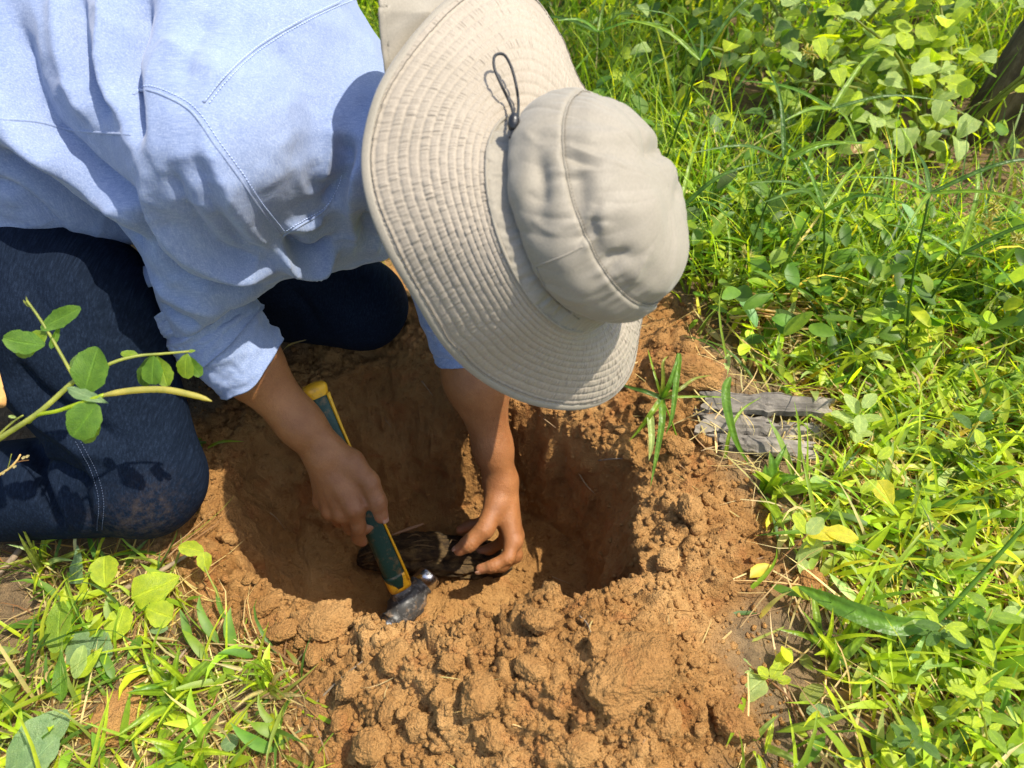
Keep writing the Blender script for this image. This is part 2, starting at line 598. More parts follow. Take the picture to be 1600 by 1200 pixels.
M_SOIL = mat_soil()
M_LEAF = mat_leaf('leaf')
M_GRASS = mat_leaf('grass_blade', 0.45, 0.5, vein=False)
M_DRY = mat_leaf('dry_leaf', 0.25, 0.7)
M_SHIRT = mat_shirt()
M_JEANS = mat_jeans()
M_HAT = mat_hat('hat_cloth')
M_BRIM = mat_hat('brim_cloth', (0.298, 0.252, 0.194))
M_THREAD = mat_plain('stitch_thread', (0.15, 0.13, 0.10), 0.8, 0, 300, 0.1)
M_SEAM = mat_plain('shirt_thread', (0.50, 0.60, 0.86), 0.8, 0, 300, 0.1)
M_SKIN = mat_skin()
M_NAIL = mat_plain('fingernail', (0.40, 0.22, 0.14), 0.35, 0, 60, 0.05, 0.0001)
# ------------------------------------------------------------------ ground with the dug hole
HC = np.array([-0.10, 0.635])
rim_px = [(345,745,0),(335,690,0),(380,650,0),(450,600,0),(540,565,.01),(620,540,.02),(700,560,.02),(800,610,.02),(880,648,.01),(940,690,0),
          (1000,725,0),(1012,770,0),(997,820,0),(1000,870,.01),(985,925,.02),(920,962,.03),(850,958,.04),(750,985,.03),(640,975,.03),(560,965,.02),
          (470,930,.02),(400,900,.01),(350,840,0),(335,790,0)]
flo_px = [(490,905),(475,860),(560,838),(640,818),(700,812),(780,806),(840,826),(890,858),(915,905)]
ZF = -0.27

def polar(pts):
    d = np.array(pts)[:, :2] - HC
    a = np.arctan2(d[:, 1], d[:, 0]); r = np.hypot(d[:, 0], d[:, 1])
    k = np.argsort(a)
    return a[k], r[k]

def per(a, aa, rr):
    return np.interp(a, np.concatenate([aa - 2 * math.pi, aa, aa + 2 * math.pi]), np.tile(rr, 3))

NA = 960
ang = np.linspace(-math.pi, math.pi, NA, endpoint=False)
rim_a, rim_r = polar([G(*p) for p in rim_px])
R0 = per(ang, rim_a, rim_r)
ker = np.hanning(25); ker /= ker.sum()
circ = lambda v, k: np.convolve(np.concatenate([v[-len(k):], v, v[:len(k)]]), k, 'same')[len(k):-len(k)]
R0 = circ(R0, ker)
cx = np.stack([np.cos(ang), np.sin(ang), 0 * ang], -1)
R0 = R0 * (1 + 0.03 * fbm(cx * 4, 4, 3) + 0.012 * vnoise(cx * 22, 5))
fl = [G(px, py, ZF) for px, py in flo_px]
fa, fr = polar(fl)
RFl = np.where((ang > -2.9) & (ang < -0.35), 0.9 * R0, per(ang, fa, fr))
RFl = np.minimum(circ(RFl, np.hanning(41) / np.hanning(41).sum()), 0.96 * R0)

mounds = [(640,1060,.045,.08),(800,1035,.05,.08),(950,1040,.065,.085),(1040,1080,.05,.06),(780,1170,.05,.08),(610,1150,.03,.07),(930,1170,.05,.07),
          (470,960,.022,.05),(1080,760,.03,.06),(1060,860,.03,.06),(1010,560,.055,.07),(910,605,.03,.05),(690,520,.05,.05),(1090,600,.045,.05),
          (640,480,.05,.05),(1130,900,.012,.06)]
mo = [(G(a, b, 0.02), h, s) for a, b, h, s in mounds]

fresh_px = [(300,690),(285,760),(262,850),(300,930),(400,985),(480,1060),(500,1110),(440,1210),(600,1330),(900,1330),(1080,1230),(1170,1150),(1110,1080),(1090,1010),
            (1120,950),(1200,905),(1195,830),(1130,760),(1090,680),(1110,600),(1060,500),(980,420),(800,380),(640,400),(560,480),(460,560),(380,620)]
fresh_xy = np.array([G(a, b)[:2] for a, b in fresh_px])

def poly_sd(p, poly):
    "signed distance to a polygon, negative inside"
    a = poly; b = np.roll(poly, -1, 0)
    d = np.full(len(p), 1e9); ins = np.zeros(len(p), bool)
    for i in range(len(a)):
        e = b[i] - a[i]; w = p - a[i]
        t = np.clip((w @ e) / (e @ e), 0, 1)
        d = np.minimum(d, ((w - t[:, None] * e) ** 2).sum(1))
        c = ((a[i, 1] > p[:, 1]) != (b[i, 1] > p[:, 1])) & (p[:, 0] < e[0] * (p[:, 1] - a[i, 1]) / (e[1] + 1e-12) + a[i, 0])
        ins ^= c
    return np.where(ins, -1, 1) * np.sqrt(d)

def sstep(a, b, x):
    t = np.clip((x - a) / (b - a), 0, 1)
    return t * t * (3 - 2 * t)

nF, nW = 70, 100
rings = []          # (t: 0..1 floor, 1..2 wall, >2 outside distance+2)
rings += list(np.linspace(0.01, 1, nF, endpoint=False))
rings += list(1 + np.linspace(0, 1, nW, endpoint=False))
d, step = 0.0, 0.0034
outs = []
while d < 70:
    outs.append(d)
    if d > 0.42: step *= 1.06
    d += step
rings += [2 + v for v in outs]
tt = np.array(rings)[:, None]
NR = len(rings)
A = ang[None]
r_in = tt * RFl[None]
w = np.clip(tt - 1, 0, 1)
prof = w ** 1.15
r_w = RFl[None] + (R0 - RFl)[None] * prof
o = np.clip(tt - 2, 0, None)
r = np.where(tt < 1, r_in, np.where(tt < 2, r_w, R0[None] + o))
X = HC[0] + r * np.cos(A); Y = HC[1] + r * np.sin(A)
flat = np.stack([X.ravel(), Y.ravel()], 1)
top = np.zeros(len(flat))
for c, h, s in mo:
    top += h * np.exp(-((flat - c[:2]) ** 2).sum(1) / (2 * s * s))
p3 = np.concatenate([flat, np.zeros((len(flat), 1))], 1)
top += 0.012 * fbm(p3 * 2.5, 3, 9)
dist_hole = np.hypot(flat[:, 0] - HC[0], flat[:, 1] - HC[1])
top += 0.05 * sstep(2, 9, dist_hole) * fbm(p3 * 0.5, 2, 12)
rimtop = top.reshape(NR, NA)[nF + nW][None]
zf = ZF + 0.012 * fbm(p3 * 14, 3, 21).reshape(NR, NA) + 0.03 * np.clip(tt, 0, 1) ** 6
wz = sstep(0, 1, w) * 0.35 + w * 0.65
z = np.where(tt < 1, zf, np.where(tt < 2, (ZF + 0.03 + 0 * A) * (1 - wz) + rimtop * wz, top.reshape(NR, NA)))
# shoulder of the rim rounds over
rd = np.exp(-(o / 0.012)) * (tt >= 2) + (tt >= 1) * (tt < 2) * np.exp(-((1 - w) / 0.05))
z = z - 0.007 * rd
gv = np.stack([X, Y, z], -1).reshape(-1, 3)
gq = grid_faces(NR, NA, True)
nrm = vnormals(gv, gq)
if nrm[:, 2].mean() < 0:
    gq = gq[:, ::-1]; nrm = -nrm
T = np.repeat(tt[:, 0], NA)
fsd = poly_sd(flat, fresh_xy)
edge = fsd + 0.035 * fbm(p3 * 14, 4, 31)
fresh = 1 - sstep(-0.02, 0.05, edge)
fresh[T < 2.0] = 1
wallm = sstep(1.0, 1.12, T) * (1 - sstep(1.86, 2.0, T))
flm = 1 - sstep(0.9, 1.15, T)
heap = fresh * sstep(1.88, 2.02, T) * (1 - sstep(0.6, 1.2, T - 2))
nearm = T < 2.75
disp = np.zeros(len(gv))
idx = np.where(nearm)[0]
q = gv[idx]
warp = q + 0.006 * np.stack([vnoise(q * 60, 61), vnoise(q * 60, 62), vnoise(q * 60, 63)], -1)
L1 = lumps(warp * 19, 41, 0.55) / 19
L2 = lumps(warp * 42, 45, 0.6) / 42
L3 = lumps(q * 95, 49, 0.6) / 95
L4 = lumps(q * 200, 53, 0.65) / 200
fb = fbm(q * 30, 4, 57)
F1_, RR_, F2_ = worley(warp * 23 + 3.1, 58, True)
crk = np.exp(-((F2_ - F1_) / .05) ** 2)
blk = (RR_ - .5) * 0.009 * (1 - np.exp(-((F2_ - F1_) / .12) ** 2))
disp[idx] += heap[idx] * (0.62 * L1 + blk - 0.0035 * crk * (fbm(q * 13, 2, 60) > 0) + 0.85 * L2 + 0.95 * L3 + 1.1 * L4 + 0.011 * fb - 0.007 - 0.006 * np.exp(-(np.abs(vnoise(q * 26, 59)) / .07) ** 2))
# smooth cut walls with scrapes, ledges and a few crumbs
sc = fbm(np.stack([q[:, 0] * 22, q[:, 1] * 22, q[:, 2] * 7], -1), 4, 71)
scr = np.abs(vnoise(np.stack([q[:, 0] * 48, q[:, 1] * 48, q[:, 2] * 12], -1), 75))
crumb = lumps(q * 70, 77, 0.22) / 70 + lumps(q * 150, 79, 0.35) / 150
cr2 = sstep(0.0, 0.5, fbm(q * 9, 2, 83))
disp[idx] += wallm[idx] * (0.020 * sc - 0.009 * scr + 0.004 * fb + 0.5 * L4 + cr2 * (0.9 * crumb + 0.6 * L2))
disp[idx] += flm[idx] * (0.8 * crumb + 0.35 * L2 * cr2 + 0.004 * fb + 0.6 * L4)
other = (1 - heap[idx]) * (T[idx] >= 2)
disp[idx] += other * (0.006 * fb + 0.4 * L3 + 0.5 * L4)
gv = gv + nrm * disp[:, None]
n2 = vnormals(gv, gq)
moist = np.clip(wallm * 0.2 + flm * 0.05 + 0.6 * sstep(0, .4, fbm(gv * 11, 3, 95)) * (fresh > 0.5) * (T > 2) + 0.35 * (fbm(gv * 7, 3, 91) > 0.25) * (fresh > 0.5) * (T > 2), 0, 0.8)
ground = add('ground', mdata('ground', gv, gq, M_SOIL, True, {'fresh': fresh, 'moist': moist}))
props(ground, 'bare orange soil with a dug hole, weeds growing over the rest', None, None, 'structure')
# close the centre of the floor
GB = BVHTree.FromPolygons([tuple(v) for v in gv[(T < 5).nonzero()[0]]], [tuple(f) for f in gq[: (int((np.array(rings) < 5).sum()) - 1) * NA]])

def gz(x, y, default=0.0):
    h = GB.ray_cast(Vector((x, y, 1.0)), Vector((0, 0, -1)))
    return h[0].z if h[0] is not None else default

def hit(px, py):
    "where the view ray through a pixel meets the ground"
    dr = unit(FWD + (px - 800) / 1200 * RGT + (600 - py) / 1200 * UPV)
    h = GB.ray_cast(Vector(CAM), Vector(dr))
    return np.array(h[0]) if h[0] is not None else G(px, py, 0.0)

def drop(px, py, lift=0.0):
    "ground point under a pixel"
    h = hit(px, py)
    return h + np.array([0, 0, lift])
# ------------------------------------------------------------------ the kneeling person
pelvis, chest = P(-300, 205, 0.98), P(360, 130, 0.93)
shN, shF = P(345, 225, 0.80), P(640, 215, 1.08)
elN, elF = P(315, 485, 1.00), P(726, 505, 1.125)
wrN, wrF = P(505, 703, 1.085), P(781, 745, 1.22)
knN, knF = P(222, 742, 0.996), P(565, 472, 1.235)
hipN, hipF = P(-70, 320, 1.0), P(180, 200, 1.15)
hatc = P(865, 350, 0.72)
hatn = unit(0.81 * RGT + 0.21 * UPV - 0.55 * FWD)
headc = hatc + 0.022 * hatn

# ---- hands: joints read off the photograph, each with its own depth
HN = dict(c=P(540, 770, 1.11), R=0.13)
thN = [P(548, 722, 1.088), P(577, 752, 1.088), P(590, 784, 1.093), P(596, 807, 1.102)]
thNr = [.0165, .0140, .0125, .0105]
fiN = [  # index, middle, ring, little: mcp, pip, dip, tip
    ([P(557, 793, 1.093), P(560, 823, 1.108), P(560, 840, 1.128), P(566, 846, 1.145)], [.0125, .0105, .0095, .0082]),
    ([P(538, 801, 1.105), P(548, 824, 1.138), P(566, 826, 1.158), P(580, 822, 1.166)], [.0125, .0105, .0095, .0085]),
    ([P(519, 796, 1.116), P(530, 812, 1.152), P(549, 810, 1.170), P(562, 804, 1.176)], [.0120, .0100, .0090, .0080]),
    ([P(505, 780, 1.126), P(517, 793, 1.160), P(534, 790, 1.176), P(545, 784, 1.180)], [.0110, .0090, .0080, .0072])]
HF = dict(c=P(770, 830, 1.23), R=0.12)
thF = [P(776, 784, 1.206), P(758, 826, 1.186), P(733, 849, 1.184), P(718, 859, 1.189)]
thFr = [.0165, .0150, .0125, .0100]
fiF = [
    ([P(801, 846, 1.203), P(794, 871, 1.192), P(771, 884, 1.190), P(751, 889, 1.196)], [.0125, .0105, .0095, .0083]),
    ([P(803, 838, 1.226), P(806, 868, 1.236), P(786, 884, 1.248), P(765, 889, 1.255)], [.0125, .0105, .0092, .0082]),
    ([P(793, 826, 1.250), P(786, 846, 1.275), P(766, 858, 1.288), P(748, 862, 1.290)], [.0120, .0100, .0090, .0080]),
    ([P(778, 812, 1.265), P(756, 815, 1.286), P(734, 821, 1.290), P(719, 828, 1.290)], [.0110, .0095, .0088, .0076])]

def hand(p, wr, th, thr, fi, wdir, flat):
    kn = [f[0][0] for f in fi]
    d = None
    for a, f in zip(kn, fi):
        e = d_cone(p, cone(wr + 0.12 * (a - wr), a, 0.0205, f[1][0] * 1.12))
        d = e if d is None else smin(d, e, 0.016)
    web = d_cone(p, cone(th[0], 0.5 * (kn[0] + kn[1]), 0.0125, 0.009))
    d = smin(d, web, 0.012)
    d = smin(d, d_cone(p, cone(wr, th[0], 0.021, thr[0])), 0.012)
    for a in kn:                                                    # knuckle bones stand proud
        d = smin(d, np.sqrt(((p - (a - 0.0050 * flat)) ** 2).sum(1)) - 0.0108, 0.008)
    for a in kn[:4]:                                                # tendons
        d = smin(d, d_cone(p, cone(wr - 0.012 * flat + 0.45 * (a - wr), a - 0.006 * flat, 0.0056, 0.0082)), 0.007)
    parts = []
    for f in fi:
        e = chain(p, f[0], f[1], 0.0045)
        for j in (1, 2):
            e = smin(e, np.sqrt(((p - f[0][j]) ** 2).sum(1)) - f[1][j] * 1.07, 0.004)
        parts.append(smin(d, e, 0.0065))
    e = chain(p, th, thr, 0.006)
    e = smin(e, np.sqrt(((p - th[2]) ** 2).sum(1)) - thr[2] * 1.06, 0.004)
    parts.append(smin(d, e, 0.011))
    out = parts[0]
    for e in parts[1:]: out = np.minimum(out, e)
    return out

flN = unit(np.cross(fiN[0][0][0] - wrN, fiN[3][0][0] - wrN)); flN = flN if flN @ FWD > 0 else -flN     # into the palm
flF = unit(np.cross(fiF[0][0][0] - wrF, fiF[3][0][0] - wrF)); flF = flF if flF @ RGT < 0 else -flF

def forearm(p, el, wr, r0, rm, rw, side):
    m = el + 0.33 * (wr - el); m2 = el + 0.8 * (wr - el)
    ax = unit(wr - el)
    d = chain(p, [el, m, m2, wr + 0.004 * ax], [r0, rm, rw * 1.08, rw], 0.03)
    d = smin(d, d_cone(p, cone(m2 + side * 0.010, wr + side * 0.012, rw * 0.72, rw * 0.72)), 0.012)       # two bones make the wrist wide
    d = smin(d, d_cone(p, cone(m2 - side * 0.010, wr - side * 0.012, rw * 0.72, rw * 0.70)), 0.012)
    d = smin(d, np.sqrt(((p - (wr - 0.012 * ax + side * 0.021)) ** 2).sum(1)) - 0.0095, 0.012)
    return d

axN, axF = unit(wrN - elN), unit(wrF - elF)
sdN = unit(np.cross(axN, flN)); sdF = unit(np.cross(axF, flF))

def body_sdf(p):
    d = near(p, HN['c'], HN['R'], lambda q: hand(q, wrN, thN, thNr, fiN, axN, flN))
    d2 = near(p, HF['c'], HF['R'], lambda q: hand(q, wrF, thF, thFr, fiF, axF, flF))
    a = near(p, 0.5 * (elN + wrN), 0.2, lambda q: forearm(q, elN, wrN, .043, .0425, .0245, sdN))
    b = near(p, 0.5 * (elF + wrF), 0.2, lambda q: forearm(q, elF, wrF, .045, .0465, .0235, sdF))
    d = np.minimum(smin(d, a, 0.014), smin(d2, b, 0.014))
    t = d_cone(p, cone(shN, elN, .052, .044))
    t2 = d_cone(p, cone(shF, elF, .052, .044))
    d = smin(d, np.minimum(t, t2), 0.02)
    t = smin(d_cone(p, cone(pelvis, chest, .125, .135)), d_cone(p, cone(shN, shF, .06, .06)), 0.06)
    neck0 = 0.5 * (shN + shF) + 0.03 * UPV
    t = smin(t, d_cone(p, cone(neck0, headc - 0.05 * hatn, .058, .054)), 0.04)
    fdir = unit(-np.array([0, 0, 1.0]) + hatn[2] * hatn)
    hd = smin(np.sqrt(((p - headc) ** 2).sum(1)) - 0.084, np.sqrt(((p - (headc + 0.018 * fdir - 0.055 * hatn)) ** 2).sum(1)) - 0.07, 0.05)
    hd = smin(hd, d_cone(p, cone(headc + 0.035 * fdir - 0.085 * hatn, headc + 0.05 * fdir - 0.10 * hatn, .040, .028)), 0.05)   # jaw
    hd = smin(hd, d_cone(p, cone(headc + 0.088 * fdir - 0.03 * hatn, headc + 0.098 * fdir - 0.062 * hatn, .008, .012)), 0.012)  # nose
    sd = unit(np.cross(fdir, hatn))
    for s in (-1, 1):
        hd = smin(hd, d_cone(p, cone(headc + s * .080 * sd - .03 * hatn, headc + s * .082 * sd - .07 * hatn, .014, .010)), 0.008)   # ears
        hd = smin(hd, np.sqrt(((p - (headc + .078 * fdir + s * .03 * sd - .032 * hatn)) ** 2).sum(1)) - 0.013, 0.01)              # eyes
    hd = smin(hd, d_cone(p, cone(headc + .088 * fdir - .095 * hatn - .02 * sd, headc + .088 * fdir - .095 * hatn + .02 * sd, .006, .006)), 0.006)  # lips
    t = smin(t, hd, 0.03)
    return smin(d, t, 0.03)

person = thing('person', 'kneeling person in blue shirt and dark jeans bending over the hole with a hammer', 'person', G(0, 700))
bv, bq = surfnet(body_sdf, (-1.05, 0.25, -0.30), (0.20, 1.22, 0.80), 0.0024)
bv = relax(bv, bq, 2, 0.5)
pp = px_of(bv)
pink = np.zeros(len(bv)); grime = np.zeros(len(bv)) + .12
for c, th, fi in ((HN, thN, fiN), (HF, thF, fiF)):
    for t in [th] + [f[0] for f in fi]:
        pink = np.maximum(pink, np.exp(-((bv - t[-1]) ** 2).sum(1) / 0.018 ** 2) * 0.8)
    for t in [th] + [f[0] for f in fi]: grime = np.maximum(grime, np.exp(-((bv - t[-1]) ** 2).sum(1) / 0.03 ** 2))
    for f in fi: pink = np.maximum(pink, 0.35 * np.exp(-((bv - f[0][0]) ** 2).sum(1) / 0.012 ** 2))
# fine creases over the joints
nb_ = vnormals(bv, bq)
for fi, th in ((fiN, thN), (fiF, thF)):
    for f in [f[0] for f in fi] + [th]:
        for j in (1, 2):
            ax = unit(f[min(j + 1, 3)] - f[j - 1])
            for o_ in (-0.0032, 0, 0.0032):
                dl = np.abs((bv - f[j]) @ ax - o_); dr_ = np.sqrt(((bv - f[j]) ** 2).sum(1))
                bv = bv - nb_ * (0.0010 * np.exp(-(dl / 0.0011) ** 2) * (dr_ < 0.018))[:, None]
part('body', bv, bq, M_SKIN, person, True, {'pink': pink, 'grime': grime})

# ---- nails: small curved plates on the tips that show
def nail(tip, prev, nd, w=0.0062, l=0.0095, r=0.0098):
    ax = unit(tip - prev); nd = unit(nd - (nd @ ax) * ax); sd = np.cross(ax, nd)
    u = np.linspace(-1, 1, 9); vv = np.linspace(-1, 1, 8)
    U_, V_ = np.meshgrid(vv, u, indexing='ij')
    wd = w * np.sqrt(np.clip(1 - 0.55 * np.clip(U_, 0, 1) ** 4 - 0.3 * np.clip(-U_, 0, 1) ** 4, 0.1, 1))
    th_ = V_ * wd / r
    p = tip + 0.004 * ax + (U_ * l * 0.5)[..., None] * ax + (np.sin(th_) * r)[..., None] * sd + (np.cos(th_) * r - 0.0004 - 0.0012 * np.clip(U_, 0, 1) ** 2)[..., None] * nd
    return p.reshape(-1, 3), grid_faces(8, 9)
for tip, prev, nd, rr in ((thN[3], thN[2], 0.75 * RGT - 0.65 * FWD, .0103), (thF[3], thF[2], -0.45 * FWD - 0.5 * RGT + 0.75 * UPV, .0098), (fiF[0][0][3], fiF[0][0][2], -0.6 * FWD - 0.75 * UPV, .0083)):
    v, f = nail(tip, prev, np.asarray(nd), r=rr)
    o = part('fingernail', v, f, M_NAIL, person)
    s = o.modifiers.new('solid', 'SOLIDIFY'); s.thickness = 0.0006

# ---- shirt
slv = [shN, P(312, 330, .88), elN]
cuf0, cuf1 = elN + 0.005 * axN, elN + 0.105 * axN
cfF0, cfF1 = elF - 0.03 * axF, elF + 0.030 * axF
def shirt_sdf(p):
    t = smin(d_cone(p, cone(pelvis, chest, .172, .180)), d_cone(p, cone(shN, shF, .078, .080)), 0.09)
    t = smin(t, d_cone(p, cone(P(380, 330, .92), P(560, 330, 1.02), .085, .07)), 0.06)      # hanging front
    sl_ = chain(p, [shN, P(315, 320, .885), elN + 0.03 * axN], [.078, .074, .058], 0.03)
    t = smin(t, sl_, 0.035)
    sf = d_cone(p, cone(shF, elF + 0.03 * axF, .076, .055))
    t = smin(t, sf, 0.03)
    t = smin(t, d_cone(p, cone(0.5 * (shN + shF) + 0.02 * UPV, 0.5 * (shN + shF) + 0.35 * (headc - 0.5 * (shN + shF)), .085, .068)), 0.04)
    # open ends: neck, cuffs, hem
    e = elN + 0.012 * axN
    nearN = np.sqrt(((p - e) ** 2).sum(1)) - 0.1
    t = np.where(nearN < 0, np.maximum(t, (p - e) @ axN), t)
    e2 = elF + 0.035 * axF
    nearF = np.sqrt(((p - e2) ** 2).sum(1)) - 0.1
    t = np.where(nearF < 0, np.maximum(t, (p - e2) @ axF), t)
    return t
sv, sq = surfnet(shirt_sdf, (-1.30, 0.20, -0.02), (0.10, 1.30, 0.90), 0.0036)
sv = relax(sv, sq, 3, 0.5)
SB = BVHTree.FromPolygons([tuple(v) for v in sv], [tuple(f) for f in sq])
sn = vnormals(sv, sq)

def onto(bvh, pts, lift=0.0):
    "photograph pixels -> points on a surface"
    out = []
    for px, py in pts:
        dr = Vector(unit(FWD + (px - 800) / 1200 * RGT + (600 - py) / 1200 * UPV))
        h = bvh.ray_cast(Vector(CAM), dr)
        if h[0] is not None:
            out.append(np.array(h[0]) + lift * np.array(h[1]))
    return np.array(out)

def px_line(pts, n=40):
    return smooth_line(np.array([(a, b, 0) for a, b in pts], float), n)[:, :2]

def fold_disp(v, bvh, folds):
    d = np.zeros(len(v))
    for pts, amp, wid in folds:
        L = onto(bvh, px_line(pts, 60))
        if len(L) < 3: continue
        m = np.where(((v > L.min(0) - 4 * wid) & (v < L.max(0) + 4 * wid)).all(1))[0]
        if not len(m): continue
        best = np.full(len(m), 1e9); ti = np.zeros(len(m), int)
        for i in range(len(L)):
            e = ((v[m] - L[i]) ** 2).sum(1)
            k = e < best
            best[k] = e[k]; ti[k] = i
        s = ti / (len(L) - 1)
        taper = np.clip(np.minimum(s, 1 - s) * 5 + 0.15, 0, 1)
        d[m] += amp * taper * (0.6 * np.exp(-best / wid ** 2) + 0.7 * np.exp(-np.sqrt(best) / (wid * .55)))
    return d

shirt_folds = [
    # back: long folds running from the top of the frame down and round the flank
    ([(225, -40), (212, 40), (198, 100), (205, 160), (218, 230)], -.016, .013),
    ([(175, -40), (168, 60), (172, 130), (195, 190)], .010, .014),
    ([(122, -40), (126, 60), (150, 130), (190, 195)], -.010, .010),
    ([(95, -40), (92, 60), (115, 140), (150, 190)], .007, .013),
    ([(20, 20), (45, 110), (75, 185), (110, 230)], -.012, .013),
    ([(-30, 90), (15, 170), (60, 220), (120, 255)], .009, .016),
    ([(-40, 225), (30, 265), (100, 320), (170, 360), (232, 385)], -.020, .017),
    ([(-40, 180), (40, 215), (110, 262), (180, 310), (225, 350)], .013, .02),
    ([(90, 205), (140, 250), (190, 290), (225, 312)], -.012, .011),
    ([(-40, 275), (20, 300), (60, 330), (110, 372)], -.010, .009),
    ([(-40, 345), (60, 368), (150, 382), (225, 395)], .008, .012),
    # seam across the flank
    # sleeve
    ([(222, 300), (232, 370), (280, 430), (350, 450), (425, 448)], -.012, .010),
    ([(228, 260), (250, 340), (300, 400), (370, 425), (440, 418)], .010, .013),
    ([(262, 250), (290, 320), (340, 385), (420, 412)], -.007, .009),
    ([(318, 210), (345, 280), (385, 350), (430, 400)], .006, .012),
    ([(305, 235), (330, 310), (372, 372), (420, 398)], -.006, .008),
    ([(245, 470), (290, 500), (350, 512), (412, 490)], -.008, .008),
    ([(238, 430), (285, 470), (345, 485), (418, 465)], .006, .012),
    # bunched cloth at the armpit
    ([(452, 372), (470, 395), (498, 392), (520, 372)], -.018, .008),
    ([(435, 385), (452, 412), (490, 415), (525, 392)], .014, .009),
    ([(445, 350), (478, 352), (505, 335)], .008, .010),
    ([(540, 210), (538, 250), (530, 290), (505, 320)], -.012, .010),
    ([(520, 190), (515, 240), (500, 285)], .008, .013),
    ([(560, 250), (555, 300), (548, 350), (550, 400)], .008, .010),
    ([(580, 230), (575, 300), (570, 370)], -.010, .010),
    ([(600, 300), (590, 350), (585, 400)], .006, .010),
    # shoulder yoke: soft pulls
    ([(250, 60), (300, 90), (360, 130)], .004, .02),
    ([(430, 60), (470, 120), (500, 190)], -.004, .02),
    ([(330, 20), (300, 70), (285, 130)], -.005, .016)]
dd = 1.3 * fold_disp(sv, SB, shirt_folds)
wr_ = fbm(np.stack([sv[:, 0] * 9 + sv[:, 2] * 6, sv[:, 1] * 6, sv[:, 2] * 14], -1), 3, 201)
rid = 1 - np.abs(fbm(np.stack([sv[:, 0] * 16, sv[:, 1] * 13, sv[:, 2] * 16], -1), 3, 207)) * 2
sv2 = sv + sn * (dd + 0.0035 * wr_ + 0.0034 * np.clip(rid, 0, 1) ** 3)[:, None]
sv2 = relax(sv2, sq, 2, 0.5)
# cut the hem where the photograph shows it: jeans appear below it
hp = px_of(sv2)
shirt = part('shirt', sv2, sq, M_SHIRT, person)
SB2 = BVHTree.FromPolygons([tuple(v) for v in sv2], [tuple(f) for f in sq])

def seam(pts, w, lift, mat, name, parent, n=80, bvh=None, stitches=None):
    L = onto(bvh or SB2, px_line(pts, n), lift)
    L = relax_line(L)
    v, f = tube(L, [w], 6)
    o = part(name, v, f, mat, parent)
    return L

def relax_line(L, it=4):
    L = L.copy()
    for _ in range(it): L[1:-1] = 0.5 * L[1:-1] + 0.25 * (L[:-2] + L[2:])
    return L

def stitch_rows(rows, parent, mat, bvh, pitch=0.0034, r=0.00045, name='stitching', lift=0.0009):
    ms = []
    for pts in rows:
        L = relax_line(onto(bvh, px_line(pts, 160), lift))
        s = np.concatenate([[0], np.cumsum(np.linalg.norm(np.diff(L, axis=0), axis=1))])
        for a in np.arange(0, s[-1] - pitch, pitch):
            q = np.stack([np.interp([a, a + pitch * 0.32, a + pitch * 0.64], s, L[:, k]) for k in range(3)], 1)
            ms.append(tube(q, [r * 0.6, r, r * 0.6], 5))
    if ms:
        v, f = joinm(ms)
        o = part(name, v, f, mat, parent)
        o['kind'] = 'stuff'
        return o

armhole = [(208, 148), (225, 140), (258, 150), (300, 175), (335, 225), (372, 275), (405, 325), (440, 368)]
yoke = [(318, 160), (350, 120), (400, 75), (460, 38), (535, 2), (600, -20)]
front_yoke = [(440, 370), (470, 352), (505, 330), (525, 300), (530, 280)]
seam([(-40, 392), (20, 394), (80, 396), (140, 399), (175, 401), (203, 402)], .0030, .0002, M_SHIRT, 'hem', shirt)
seam(armhole, .0016, -.0004, M_SHIRT, 'armhole_seam', shirt)
seam(yoke, .0016, -.0004, M_SHIRT, 'yoke_seam', shirt)
seam(front_yoke, .0016, -.0004, M_SHIRT, 'front_yoke_seam', shirt)
seam([(-40, 186), (0, 186), (60, 190), (110, 203), (160, 208), (205, 210)], .0022, -.0012, M_SHIRT, 'side_seam', shirt)
stitch_rows([[(x + 6, y - 6) for x, y in armhole], [(x + 3, y - 3) for x, y in yoke], [(x + 9, y + 1) for x, y in yoke], [(x + 4, y - 8) for x, y in front_yoke]], shirt, M_SEAM, SB2)

